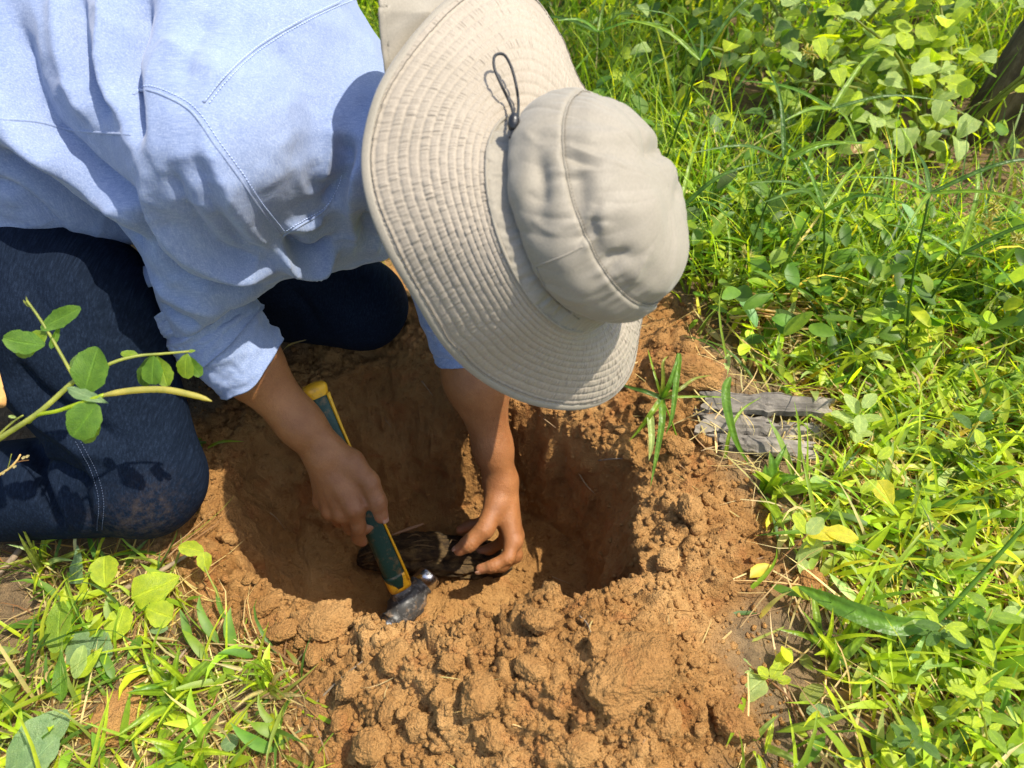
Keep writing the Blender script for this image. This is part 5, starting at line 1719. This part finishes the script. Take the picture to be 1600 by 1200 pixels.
for A_, B_, nr, kind, ra, ti, bd in [
    ((64, 514, .74), (123, 478, .735), TC, 'oval', .40, 'green', .1), ((70, 540, .74), (-2, 528, .735), TC + .3 * UP, 'oval', .55, 'green', .2), ((72, 520, .742), (18, 556, .745), TC, 'oval', .5, 'mid', .2),
    ((80, 545, .74), (94, 503, .745), RGT + .4 * TC, 'lance', .3, 'green', .1), ((132, 612, .735), (152, 543, .725), TC, 'oval', .76, 'green', .15), ((128, 600, .742), (118, 552, .745), TC, 'oval', .6, 'dark', .15),
    ((104, 606, .735), (166, 630, .725), TC + UP, 'lance', .26, 'dusty', .05), ((152, 632, .728), (108, 684, .728), TC, 'oval', .85, 'green', .15), ((150, 640, .735), (126, 692, .74), TC, 'oval', .7, 'mid', .1),
    ((216, 556, .76), (188, 550, .76), UP + .6 * TC, 'oval', .5, 'mid', .1), ((240, 556, .765), (238, 602, .77), TC, 'obov', .75, 'green', .1), ((246, 556, .768), (262, 604, .772), TC, 'obov', .6, 'mid', .1), ((236, 556, .77), (220, 604, .78), TC, 'obov', .5, 'dark', .1),
    ((292, 552, .78), (288, 592, .785), TC, 'obov', .7, 'mid', .1), ((290, 552, .782), (312, 590, .79), TC, 'obov', .5, 'green', .1), ((294, 549, .78), (306, 548, .78), UP + TC, 'lance', .5, 'mid', 0),
    ((46, 480, .74), (36, 468, .74), TC, 'lance', .3, 'olive', 0), ((44, 474, .74), (40, 462, .738), TC, 'lance', .25, 'stem', 0), ((25, 652, .742), (13, 650, .74), TC, 'oval', .5, 'pale', 0)]:
    place_leaf(fb_, P(*A_), P(*B_), nr, leaf_mesh(kind, ra, ti, len(_lm) % 5, bend=bd, fold=.12, rows=12, cols=7))
tw = thing('dry_seed_twig', 'small dry branching twig in front of the jeans at the left edge', 'twig', tuple(P(-60, 790, .82)))
stem_part(tw, [P(-60, 790, .82), P(-5, 745, .82), P(14, 732, .82), P(26, 720, .82), P(32, 710, .82)], [.0014, .0008], 'straw', 14)
stem_part(tw, [P(26, 722, .82), P(36, 720, .82), P(45, 719, .82)], .0006, 'brown', 6)
stem_part(tw, [P(12, 732, .82), P(15, 722, .82), P(18, 709, .82)], .0006, 'olive', 6)
for x, y in ((20, 731), (34, 717), (40, 715), (2, 741)):
    place_leaf(tw, P(x, y, .82), P(x + 6, y - 4, .818), TC, leaf_mesh('oval', .5, 'straw', 1, bend=0, rows=5, cols=3), 'seed_husk')

hd_ = thing('wooden_handle', 'end of a tan wooden handle poking in at the left edge before the jeans', 'tool handle', tuple(P(-60, 560, .80)))
v, f = loft([(P(-150, 300, .86), RGT, UPV, rsec(.012, .009)), (P(-20, 590, .80), RGT, UPV, rsec(.0135, .010)), (P(-9, 626, .793), RGT, UPV, rsec(.0125, .008))])
part('handle_body', v, f, mat_bark('tan_wood', [(0.3, (0.42, 0.20, 0.06)), (0.7, (0.55, 0.30, 0.10))], (4, .3, .3), .0005, 30), hd_)

# sedge bent over the right rim
sd = thing('sedge', 'green sedge with long radiating blades leaning over the right rim of the hole', 'sedge', tuple(drop(1050, 690)))
c0 = g(1034, 622, .09)
stem_part(sd, [drop(1062, 700), g(1050, 660, .05), c0], [.0015, .0012], 'mid', 12)
def blade(parent, pts, w, tint, prof='grass', name='blade', n=26, face=None, fold=.35):
    L = smooth_line(np.array(pts), n)
    tg = unit(np.gradient(L, axis=0))
    fc = np.asarray(face if face is not None else (TC + .5 * UP))
    sdv = unit(np.cross(tg, fc)); nn = np.cross(sdv, tg)
    s = np.linspace(0, 1, n); wv_ = w * .5 * PROF[prof](s)
    t = np.array([-1, -.5, 0, .5, 1])
    v = L[:, None] + (wv_[:, None] * t)[..., None] * sdv[:, None] + (fold * wv_[:, None] * np.abs(t))[..., None] * nn[:, None]
    c = np.array(TINT[tint]) * np.array([.95, .85, 1.35, .85, .95])[None, :, None] * np.ones((n, 1, 1))
    return part(name, v.reshape(-1, 3), grid_faces(n, 5), M_LEAF, parent, True, {'tint': c.reshape(-1, 3)})
blade(sd, [c0, g(1046, 600, .12), g(1056, 570, .14), g(1060, 552, .14)], .008, 'green')
blade(sd, [g(1061, 552, .14), g(1056, 600, .115), g(1050, 650, .085), g(1040, 680, .06)], .009, 'green')
blade(sd, [c0, g(1034, 660, .08), g(1026, 710, .05), g(1016, 762, .02)], .010, 'green')
blade(sd, [c0, g(1018, 645, .085), g(1000, 670, .06), g(982, 690, .04)], .008, 'mid')
blade(sd, [c0, g(1008, 612, .10), g(985, 606, .09), g(965, 598, .08)], .007, 'dark')
blade(sd, [c0, g(1026, 596, .12), g(1016, 560, .13), g(1012, 545, .13)], .004, 'mid')
blade(sd, [c0, g(1036, 590, .13), g(1036, 566, .15), g(1044, 556, .15)], .006, 'olive')
blade(sd, [c0, g(1062, 608, .11), g(1085, 592, .11), g(1112, 586, .10)], .006, 'olive')
blade(sd, [c0, g(1070, 620, .09), g(1110, 620, .08), g(1150, 622, .06)], .004, 'mid')
blade(sd, [g(1016, 648, .08), g(1018, 690, .06), g(1014, 720, .04)], .010, 'pale')
sb_ = thing('arching_grass', 'single arching blade of grass standing in front of the grey bark slab', 'grass blade', tuple(drop(1172, 728)))
blade(sb_, [drop(1172, 728), g(1150, 690, .05), g(1136, 640, .09), g(1134, 606, .11), g(1142, 588, .12)][::-1], .013, 'green', 'lance')
sb2 = thing('forked_grass', 'narrow forked blade crossing the grey bark slab', 'grass blade', tuple(drop(1132, 716)))
blade(sb2, [drop(1132, 716), g(1142, 670, .05), g(1160, 640, .06), g(1190, 620, .07)], .006, 'mid')

# big dark blade and long stalk on the right
gb = thing('broad_grass', 'dark broad blade with a long green stalk crossing the lower right grass', 'grass', tuple(drop(1380, 1045)))
stem_part(gb, [drop(1370, 1050), g(1420, 1005, .04), g(1470, 965, .07), g(1540, 890, .12), g(1620, 800, .18)], [.0035, .0030, .0018], 'green', 30)
blade(gb, [g(1462, 972, .07), g(1400, 978, .075), g(1330, 955, .07), g(1280, 932, .06), g(1243, 914, .05)], .023, 'green', 'lance', fold=.45)
blade(gb, [g(1462, 970, .07), g(1430, 965, .08), g(1408, 980, .075)], .015, 'mid', 'lance', fold=.1)

def seedling(name, label, cat, grp, root, stem_h, leaves, stemtint='stem', r=.0013):
    "leaves: (base, tip, normal, kind, ratio, tint, bend)"
    t = thing(name, label, cat, tuple(root), grp)
    if stem_h is not None: stem_part(t, [root] + list(stem_h), [r, r * .7], stemtint)
    for A_, B_, nr, kind, ra, ti, bd in leaves:
        place_leaf(t, A_, B_, nr, leaf_mesh(kind, ra, ti, len(_lm) % 5, bend=bd, fold=.15, rows=9, cols=5))
    return t
r0 = drop(1190, 915)
top_ = g(1262, 835, .06)
seedling('yellowing_seedling', 'trailing brown stem with a rosette of yellow green leaves right of the hole', 'seedling', None, r0, [g(1215, 880, .03), g(1245, 850, .05), top_], [
    (top_, g(1240, 802, .075), UP + .4 * TC, 'obov', .6, 'lime', .1), (top_, g(1285, 808, .075), UP + .4 * TC, 'oval', .7, 'pale', .1), (top_, g(1272, 852, .055), UP + .4 * TC, 'oval', .8, 'lime', .1),
    (top_, g(1312, 832, .07), UP, 'oval', .6, 'yellow', .2), (g(1290, 830, .065), g(1345, 840, .07), UP, 'oval', .6, 'yellow', .2), (g(1285, 845, .05), g(1240, 874, .03), UP + .5 * TC, 'ovate', .5, 'pale', .2),
    (g(1250, 870, .03), g(1262, 905, .02), UP, 'oval', .6, 'pale', .1)], 'brown')
r0 = drop(1268, 1138)
seedling('creeping_weed', 'creeping weed with a branch of oval leaves lying over the soil at lower right', 'weed', None, r0, [g(1228, 1085, .025), g(1170, 1040, .03), g(1120, 1010, .025), g(1078, 992, .02)], [
    (g(1085, 998, .025), g(1064, 990, .03), UP, 'oval', .75, 'pale', .1), (g(1120, 1010, .03), g(1086, 1030, .02), UP, 'oval', .5, 'lime', .2), (g(1130, 1020, .03), g(1098, 1052, .025), UP + .3 * RGT, 'oval', .45, 'mid', .2),
    (g(1140, 1020, .03), g(1120, 1072, .03), UP + .5 * RGT, 'ovate', .5, 'lime', .2), (g(1150, 1030, .03), g(1180, 1055, .03), UP + .3 * TC, 'ovate', .6, 'pale', .2), (g(1160, 1035, .03), g(1130, 1090, .02), UP, 'oval', .5, 'dusty', .2),
    (g(1200, 1060, .03), g(1185, 1042, .04), UP, 'oval', .8, 'lime', .1), (g(1205, 1060, .03), g(1222, 1036, .04), UP, 'oval', .7, 'lime', .1), (g(1210, 1050, .03), g(1236, 1010, .04), UP, 'oval', .45, 'lime', .2), (g(1215, 1065, .03), g(1236, 1060, .035), UP, 'oval', .75, 'lime', .1),
    (g(1195, 1060, .03), g(1150, 1098, .025), UP, 'ovate', .6, 'pale', .2), (g(1260, 1110, .02), g(1312, 1120, .02), UP, 'oval', .6, 'dusty', .2), (g(1250, 1095, .025), g(1290, 1070, .03), UP, 'oval', .5, 'olive', .2)], 'brown')
r0 = drop(1276, 1150)
seedling('round_leaf_sprig', 'sprig with one round pale leaf at the bottom edge right of centre', 'sprig', None, r0, [g(1272, 1165, .012)], [(g(1272, 1162, .015), g(1276, 1192, .01), UP, 'oval', .9, 'pale', .1), (g(1262, 1150, .02), g(1240, 1140, .02), UP, 'oval', .6, 'lime', .1)])
r0 = drop(1440, 760)
seedling('yellow_spotted_weed', 'small upright weed with lime leaves and one orange yellow leaf in the right grass', 'weed', None, drop(1372, 800), [g(1368, 760, .05), g(1372, 715, .09)], [
    (g(1372, 712, .09), g(1368, 690, .10), TC + .5 * UP, 'ovate', .6, 'lime', .1), (g(1372, 716, .09), g(1395, 700, .10), UP + TC, 'oval', .6, 'lime', .1), (g(1370, 750, .06), g(1398, 795, .04), TC, 'ovate', .65, 'yellow', .2), (g(1370, 750, .06), g(1345, 770, .05), UP, 'oval', .5, 'lime', .2)])
# lime and green leaves by the near knee
def lone(name, label, A_, B_, nr, kind, ra, ti, bd=.15, stem=None):
    t = thing(name, label, 'leaf', tuple(A_))
    place_leaf(t, A_, B_, nr, leaf_mesh(kind, ra, ti, len(_lm) % 5, bend=bd, fold=.12, rows=12, cols=7))
    if stem: stem_part(t, stem, [.0012, .0009])
    return t
lone('fallen_leaf', 'glossy green oval leaf pointing up at the left edge of the grass', g(92, 1022, .015), g(90, 938, .045), TC + .4 * UP, 'oval', .55, 'mid')
lone('fallen_leaf', 'big pale round leaf with soil on it in the bottom left corner', g(10, 1210, .02), g(104, 1112, .045), TC + UP, 'oval', .58, 'dusty')
lone('fallen_leaf', 'second pale round leaf overlapping the big one at the bottom left corner', g(25, 1215, .03), g(88, 1152, .05), TC + UP, 'oval', .65, 'dusty')
lone('fallen_leaf', 'broad dusty round leaf right of the glossy oval leaf', g(172, 1030, .012), g(104, 996, .02), UP + .3 * TC, 'oval', .8, 'dusty')
lone('fallen_leaf', 'long pale strip of leaf standing under the knee', g(118, 912, .01), g(122, 852, .04), TC, 'grass', .42, 'dusty', .05)
lone('fallen_leaf', 'lime leaf with bitten edge just below the knee', g(165, 918, .02), g(160, 868, .04), TC + UP, 'obov', .95, 'lime')
lone('fallen_leaf', 'lime leaf with holes at the left of the cracked soil', g(205, 935, .02), g(280, 900, .035), TC + UP, 'ovate', .7, 'lime')
lone('fallen_leaf', 'bright lime leaf below the one with holes', g(270, 965, .025), g(222, 950, .03), TC + UP, 'ovate', .8, 'lime')
lone('fallen_leaf', 'ragged yellow green leaf above the crumbly brown clod', g(178, 1000, .015), g(195, 945, .03), TC + UP, 'oval', .8, 'lime')
lone('fallen_leaf', 'small dusty leaf between the lime leaves and the straw', g(235, 985, .015), g(262, 980, .02), UP, 'oval', .6, 'dusty')
lone('fallen_leaf', 'small lime leaf folded upright in the lower left weeds', g(140, 972, .02), g(138, 952, .03), TC, 'oval', .7, 'lime')
lone('fallen_leaf', 'round dark leaflet at the bottom of the lower left grass', g(345, 1166, .015), g(372, 1155, .02), UP + TC, 'oval', .9, 'dusty')
sl_ = drop(332, 920)
seedling('twin_leaf_sprout', 'sprout with two yellow green leaves beside the knee above the cracked soil', 'sprout', None, drop(352, 965), [g(338, 925, .025), g(325, 898, .04), g(318, 880, .045)], [
    (g(318, 862, .045), g(278, 852, .05), UP + TC, 'oval', .6, 'lime', .1), (g(322, 895, .04), g(318, 862, .055), TC + .4 * UP, 'obov', .75, 'lime', .1), (g(350, 965, .01), g(332, 905, .03), TC, 'grass', .12, 'green', .1)])
seedling('pale_shoot', 'pale upright shoot with folded leaves left of the crumbly brown clod', 'shoot', None, drop(112, 1090), [g(116, 1062, .02), g(120, 1045, .03)], [
    (g(117, 1060, .025), g(128, 1008, .05), TC + .3 * UP, 'oval', .5, 'pale', .1), (g(120, 1060, .025), g(160, 1012, .045), TC + .3 * UP, 'lance', .35, 'lime', .1), (g(95, 1098, .01), g(92, 1012, .05), TC, 'lance', .28, 'green', .1)])
# tufts lower left
def tuft(name, label, px, py, n, Lr, W, tints, spread=60, seed=1, cat='grass tuft'):
    r = np.random.default_rng(seed)
    b0 = drop(px, py)
    t = thing(name, label, cat, tuple(b0))
    for i in range(n):
        az_ = r.uniform(0, 6.28); el_ = math.radians(r.uniform(25, 85)); L_ = r.uniform(*Lr)
        d_ = np.array([math.cos(az_) * math.cos(el_), math.sin(az_) * math.cos(el_), math.sin(el_)])
        st = b0 + np.array([r.normal(0, .008), r.normal(0, .008), 0])
        mid_ = st + d_ * L_ * .55
        end = st + d_ * L_ * .9 + np.array([math.cos(az_), math.sin(az_), -.4]) * L_ * r.uniform(.0, .3)
        blade(t, [st, mid_, end], r.uniform(*W), tints[int(r.integers(len(tints)))], 'grass' if r.random() < .7 else 'lance', n=10)
    return t
tuft('grass_tuft', 'leafy green grass tuft beside the crumbly brown clod at lower left', 285, 1085, 16, (.04, .09), (.006, .012), ['mid', 'green', 'lime'], seed=3)
tuft('grass_tuft', 'straw based grass tuft at the left foot of the spoil heap', 425, 1075, 20, (.04, .085), (.003, .006), ['mid', 'lime', 'straw', 'olive'], seed=4)
tuft('grass_tuft', 'pale bunch of grass bent over under the left end of the knee', 75, 880, 12, (.05, .11), (.004, .008), ['lime', 'pale', 'olive'], seed=5)
tuft('grass_tuft', 'broad bladed tuft at the very bottom left of the centre', 300, 1185, 14, (.04, .08), (.007, .013), ['mid', 'lime', 'green'], seed=6)
tuft('grass_tuft', 'dark tuft growing beside the knee under the rolled sleeve', 318, 690, 9, (.05, .10), (.004, .008), ['green', 'dark', 'mid'], seed=7)
tuft('grass_tuft', 'spiky bright tuft at the foot of the lower right bare patch', 1290, 1030, 10, (.06, .12), (.006, .012), ['mid', 'lime'], seed=8)
tuft('grass_tuft', 'young grass shoot between the heap and the rusty clod', 1190, 1180, 6, (.04, .07), (.005, .009), ['lime', 'pale'], seed=9)
tuft('grass_tuft', 'low grass fan right of the sedge below the bark slab', 1200, 770, 9, (.05, .10), (.010, .018), ['mid', 'green'], seed=10)
# a few twigs and dry stems
for i, (a, b_, rr, lbl) in enumerate([((180, 930), (300, 868), .0035, 'dry grey stick lying from the knee towards the lime leaves'), ((205, 1060), (225, 945), .0014, 'thin straw standing between the lime leaves'),
                                      ((225, 1090), (300, 1010), .0022, 'pale stick across the lower left grass'), ((490, 1105), (570, 1035), .0012, 'green straw sticking out of the left side of the spoil heap'),
                                      ((935, 722), (978, 720), .0012, 'pale root end poking from the far right wall of the hole'), ((0, 900), (48, 842), .004, 'grey weathered stick at the left edge below the knee'),
                                      ((905, 965), (925, 1000), .0009, 'thin root hair on the near rim of the hole')]):
    A_, B_ = drop(*a), drop(*b_)
    if i == 3: A_, B_ = g(490, 1105, .02), g(570, 1035, .05)
    t = thing('stick', lbl, 'stick', tuple(A_))
    M_ = 0.5 * (A_ + B_) + np.array([0, 0, .006])
    v, f = tube(np.stack([A_ + UP * .004, M_ + unit(rng.normal(size=3)) * .004, B_ + UP * .006]), [rr, rr * 1.1, rr * .6], 7, n=14)
    part('stick_body', v, f, mat_plain('dry_wood', (0.22, 0.16, 0.10) if i in (0, 5) else (.38, .29, .15), .85, 0, 120, .3) if i < 2 or i == 5 else bpy.data.materials['dry_wood'], t)

# tall sedges standing in the field on the right, leaves in whorls
def tall_sedge(px0, py0, px1, py1, zt, label, seed, nl=5, Ll=(.10, .2)):
    r = np.random.default_rng(seed)
    b0 = drop(px0, py0); tp_ = G(px1, py1, zt)
    t = thing('tall_sedge', label, 'sedge', tuple(b0), 'tall sedges in the field')
    stem_part(t, [b0, .5 * (b0 + tp_) + r.normal(0, .01, 3), tp_], [.0022, .0014], 'dark', 14)
    a0 = r.uniform(0, 6.28)
    for i in range(nl):
        az_ = a0 + i * 6.28 / nl + r.normal(0, .3); L_ = r.uniform(*Ll); el_ = r.uniform(.1, .9)
        d_ = np.array([math.cos(az_) * math.cos(el_), math.sin(az_) * math.cos(el_), math.sin(el_)])
        blade(t, [tp_, tp_ + d_ * L_ * .5, tp_ + d_ * L_ * .9 + np.array([math.cos(az_), math.sin(az_), -.8]) * L_ * .2], r.uniform(.005, .009), ['green', 'dark', 'mid'][int(r.integers(3))], n=10)
    return t
for i, a in enumerate([(1415, 575, 1453, 302, .30, 'tall dark stemmed sedge at the right, its whorl highest of the pair'), (1425, 560, 1500, 398, .22, 'dark sedge stalk leaning right beside the tallest one'),
                       (1270, 480, 1288, 330, .24, 'sedge with spreading blades in the middle of the field'), (1010, 330, 1095, 95, .34, 'thick arching stalk above the hat crown at the top'),
                       (1180, 330, 1300, 170, .26, 'arching sedge in the sunlit middle of the field'), (1060, 420, 1060, 330, .16, 'short dark sedge right beside the hat crown'),
                       (950, 130, 935, 50, .25, 'thin weed stalk standing behind the top of the hat brim'), (1150, 470, 1225, 250, .30, 'long stalk leaning right between hat and field')]):
    tall_sedge(*a, 40 + i)

# grass seed heads at the right edge
M_SEED = M_GRASS
def seed_head(px0, py0, px1, py1, zt, label, seed):
    r = np.random.default_rng(seed)
    b0 = drop(px0, py0); tp_ = G(px1, py1, zt)
    t = thing('seed_head', label, 'seed head', tuple(b0), 'grass seed heads')
    L = smooth_line(np.stack([b0, .5 * (b0 + tp_) + np.array([-.01, 0, .02]), tp_]), 20)
    stem_part(t, L, [.0011, .0006], 'straw', 20)
    ms = []
    for i in range(26):
        k = L[19] * (1 - i / 60) + L[10] * (i / 60)
        d_ = unit(r.normal(size=3) + unit(L[19] - L[10]) * .6)
        ms.append(tube(np.stack([k, k + d_ * .008, k + d_ * r.uniform(.012, .022)]), [.0006, .0014, .0005], 5))
    v, f = joinm(ms)
    o = part('spikelet', v, f, M_SEED, t, True, {'tint': np.tile(np.array([.42, .40, .14]), (len(v), 1))}); o['kind'] = 'stuff'
for i, a in enumerate([(1500, 470, 1560, 310, .18, 'pale seed head reaching highest at the right edge'), (1520, 480, 1545, 345, .15, 'second pale seed head just below the highest'), (1560, 450, 1590, 370, .14, 'pale seed head cut by the right edge'),
                       (1330, 130, 1255, 80, .3, 'fuzzy green seed head before the dark bush'), (1180, 500, 1165, 395, .10, 'small dry seed head near the hat')]):
    seed_head(*a, 60 + i)

# scattered young weeds: individuals in the field
kinds = [('lime', 'ovate', .5), ('mid', 'ovate', .45), ('pale', 'oval', .6), ('green', 'lance', .3), ('dark', 'oval', .5)]
def weed(px, py, hgt, nl, ll, kd, label, group, name='young_weed', seed=0):
    r = np.random.default_rng(seed)
    b0 = drop(px, py); tp_ = b0 + np.array([r.normal(0, .02), r.normal(0, .02), hgt])
    t = thing(name, label, 'weed', tuple(b0), group)
    stem_part(t, [b0, tp_], [.0014, .0009], 'stem', 4)
    for i in range(nl):
        s_ = .3 + .7 * (i + 1) / nl; q_ = b0 + s_ * (tp_ - b0); az_ = i * 2.4 + r.uniform(-.4, .4); el_ = r.uniform(-.1, .6)
        d_ = np.array([math.cos(az_) * math.cos(el_), math.sin(az_) * math.cos(el_), math.sin(el_)])
        L_ = ll * r.uniform(.75, 1.2)
        nr = UP - .3 * d_
        place_leaf(t, q_ + d_ * .004, q_ + d_ * L_, nr, leaf_mesh(kd[1], kd[2], kd[0] if r.random() < .75 else 'lime', int(r.integers(4)), bend=.25, fold=.15, rows=8, cols=5))
cnt = 0
spots = [(1120, 455), (1150, 470), (1330, 500), (1380, 470), (1450, 520), (1540, 415), (1575, 440), (1500, 590), (1330, 600), (1420, 640), (1560, 640), (1480, 740), (1550, 960), (1510, 1040), (1580, 1000), (1470, 1120), (1545, 1170), (1400, 1180), (1560, 820),
         (1130, 330), (1180, 345), (1090, 395), (1240, 380), (1300, 420), (1210, 420), (1170, 400), (1270, 400), (1350, 380), (1105, 250), (1420, 400), (1500, 470), (1585, 730), (1320, 700), (1360, 930), (1440, 900), (1440, 1010), (1390, 560), (1270, 560), (1240, 470), (1590, 560)]
LW = [((1190, 672), 'the bark slab'), ((1020, 330), 'the hat crown'), ((1262, 835), 'the yellowing seedling'), ((1350, 960), 'the broad dark blade'), ((1545, 190), 'the tree trunk'), ((1453, 302), 'the tallest sedge whorl'), ((1372, 740), 'the yellow spotted weed'),
      ((1288, 330), 'the spreading sedge whorl'), ((1560, 330), 'the pale seed heads'), ((1225, 250), 'the long leaning stalk'), ((1510, 560), 'the foot of the paired sedges'), ((1590, 820), 'the tip of the long green stalk'), ((1290, 1030), 'the spiky bright tuft'), ((1540, 1190), 'the bottom right corner'), ((1590, 650), 'the bare right edge')]
for i, (x, y) in enumerate(spots):
    kd = kinds[[0, 1, 2, 0, 1, 4][i % 6] if y > 440 else [4, 2, 1, 4, 0][i % 5]]
    nm = {'lime': 'bright lime', 'mid': 'mid green', 'pale': 'pale green', 'green': 'narrow leaved', 'dark': 'dark green'}[kd[0]]
    weed(x, y, rng.uniform(.03, .11), int(rng.integers(6, 12)), rng.uniform(.022, .036) * (1 if y > 440 else 1.3), kd, uniq(nm + ' young weed ', x, y, LW), 'young weeds in the field', seed=300 + i)

# ---- bush with pale heart shaped leaves, dark behind, top right
def bush(label, cxp, n, spread, h, ll, tints, seed, grp='leafy bushes at the back'):
    r = np.random.default_rng(seed)
    b0 = np.array([cxp[0], cxp[1], gz(*cxp)])
    t = thing('leafy_bush', label, 'bush', tuple(b0), grp)
    ends = []
    for i in range(9):
        az_ = r.uniform(0, 6.28); e = b0 + np.array([math.cos(az_) * spread[0] * r.uniform(.3, 1), math.sin(az_) * spread[1] * r.uniform(.3, 1), h * r.uniform(.5, 1)])
        m = .5 * (b0 + e) + np.array([0, 0, .18 * h])
        Ls = smooth_line(np.stack([b0, m, e]), 12)
        stem_part(t, Ls, [.005, .002], 'olive', 12)
        ends.append(Ls)
    for i in range(n):
        Ls = ends[int(r.integers(9))]; q_ = Ls[int(r.integers(3, 12))] + r.normal(0, .09, 3) * np.array([1, 1, .8])
        az_ = r.uniform(0, 6.28); el_ = r.uniform(-.9, .3)
        d_ = np.array([math.cos(az_) * math.cos(el_), math.sin(az_) * math.cos(el_), math.sin(el_)])
        q_[2] = max(q_[2], b0[2] + .04)
        L_ = ll * r.uniform(.6, 1.25)
        qx = px_of(q_[None])[0]
        if qx[0] > 1515 and qx[1] > 25 and r.random() < .85: continue
        nr = unit(UP + r.normal(0, .45, 3) + .25 * TC)
        place_leaf(t, q_, q_ + d_ * L_, nr, leaf_mesh('heart' if r.random() < .8 else 'oval', .85, tints[int(r.integers(len(tints)))], int(r.integers(4)), bend=.3, fold=.15, rows=8, cols=5))
    return t
bush('leafy bush with pale heart shaped leaves hanging before the dark trunk at top right', G(1440, 265)[:2], 299, (.36, .26), .36, .043, ['pale', 'lime', 'lime', 'pale', 'mid'], 71)
bush('darker leafy bush left of the pale leaved one at the top', G(1240, 195)[:2], 299, (.38, .26), .34, .041, ['mid', 'dark', 'lime', 'pale'], 72)
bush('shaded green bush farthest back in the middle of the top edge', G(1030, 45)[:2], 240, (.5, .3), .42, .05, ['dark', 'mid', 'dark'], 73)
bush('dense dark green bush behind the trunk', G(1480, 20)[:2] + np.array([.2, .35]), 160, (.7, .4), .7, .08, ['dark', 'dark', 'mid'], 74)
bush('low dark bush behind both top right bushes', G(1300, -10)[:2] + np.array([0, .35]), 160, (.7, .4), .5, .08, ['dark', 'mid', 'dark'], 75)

sbn = thing('straw_bundle', 'flattened bundle of dry straw stalks in the middle of the right field', 'straw', tuple(drop(1240, 480)))
for i in range(22):
    x0, y0 = rng.uniform(1120, 1230), rng.uniform(448, 500); L_ = rng.uniform(70, 160)
    A_, B_ = g(x0, y0, rng.uniform(.01, .05)), g(x0 + L_, y0 + rng.uniform(-8, 22), rng.uniform(.01, .05))
    stem_part(sbn, [A_, .5 * (A_ + B_) + rng.normal(0, .004, 3), B_], [rng.uniform(.0012, .0028), .001], 'straw' if rng.random() < .7 else 'brown', 8, 'straw_stalk')
# ---- tree: leaning trunk at the top right corner, unseen crown shaped for the shade it casts
tb0 = drop(1560, 215)
tree = thing('tree', 'tree with dark rough leaning trunk in the top right corner', 'tree', tuple(tb0))
Lt = smooth_line(np.array([tb0 + [0, 0, -.05], tb0 + [.05, .03, .4], tb0 + [.16, .08, 1.1], tb0 + [.22, .10, 2.2], tb0 + [.30, .1, 3.2]]), 70)
nv = 40; a = np.linspace(0, 2 * math.pi, nv, endpoint=False)
rt = np.interp(np.linspace(0, 1, 70), [0, .05, .2, 1], [.115, .085, .07, .05])
q = np.stack([np.cos(a)[None] * 2 + 0 * rt[:, None], np.sin(a)[None] * 2 + 0 * rt[:, None], Lt[:, 2:3] * 5 + 0 * a[None]], -1)
rr = rt[:, None] * (1 + .16 * fbm(q, 4, 881) + .10 * np.abs(vnoise(q * np.array([3, 3, .6]), 883)))
tv = Lt[:, None] + np.stack([rr * np.cos(a), rr * np.sin(a), 0 * rr], -1)
M_TRUNK = mat_bark('tree_bark', [(0.3, (0.045, 0.030, 0.018)), (0.5, (0.13, 0.092, 0.055)), (0.7, (0.27, 0.20, 0.125))], (1, 1, .3), .008, 30)
part('trunk', tv.reshape(-1, 3), grid_faces(70, nv, True), M_TRUNK, tree)
cc = Lt[-1]
for i in range(8):
    az_ = i * .8; e = cc + np.array([math.cos(az_) * rng.uniform(.6, 1.4), math.sin(az_) * rng.uniform(.6, 1.4), rng.uniform(.1, .9)])
    v, f = tube(np.stack([cc - [0, 0, rng.uniform(.1, .8)], .5 * (cc + e) + [0, 0, .1], e]), [.03, .018, .006], 7, n=10)
    part('limb', v, f, M_TRUNK, tree)
n = 2200
pc = cc + rng.normal(0, 1, (n, 3)) * np.array([.6, .75, .36]) + np.array([1.0, .45, .45])
cl_ = fbm(pc * 1.6, 2, 887)
pc = pc[(cl_ > -.05) & (pc[:, 1] > 1.35)]; n = len(pc)  # crown trimmed so its shade dapples the field and misses the person
r_ = ribbons(pc, rng.uniform(0, 6.28, n), np.radians(rng.uniform(-50, 30, n)), np.radians(rng.uniform(0, 40, n)), rng.uniform(.07, .14, n), rng.uniform(.04, .07, n), mixtint(n, ['mid', 'dark', 'green'], [2, 3, 2]), 'oval', 5, 3, .2)
o = part('crown', r_[0], r_[1], M_GRASS, tree, True, {'tint': r_[2]}); o['kind'] = 'stuff'
# dry leaf bits caught in the field
for px, py, px2, py2, z_, ti, lbl in [(1332, 238, 1372, 228, .18, 'straw', 'pale dry strip of leaf caught on the field of weeds'), (1334, 240, 1336, 218, .18, 'brown', 'brown curled dry leaf standing beside the pale strip'), (1072, 8, 1082, -4, .3, 'yellow', 'orange yellow leaf at the very top edge'),
                                     (1455, 458, 1470, 470, .04, 'red', 'rusty fallen leaf in the right weeds'), (1302, 1000, 1338, 1022, .015, 'straw', 'curled pale dry leaf on the lower right soil'), (1265, 1095, 1288, 1070, .02, 'olive', 'curled olive leaf above the round sprig')]:
    t = thing('dry_leaf', lbl, 'dry leaf', tuple(G(px, py, z_)))
    place_leaf(t, G(px, py, z_), G(px2, py2, z_ + .01), UP + .4 * TC, leaf_mesh('ovate', .5, ti, 2, bend=.3, fold=.5))
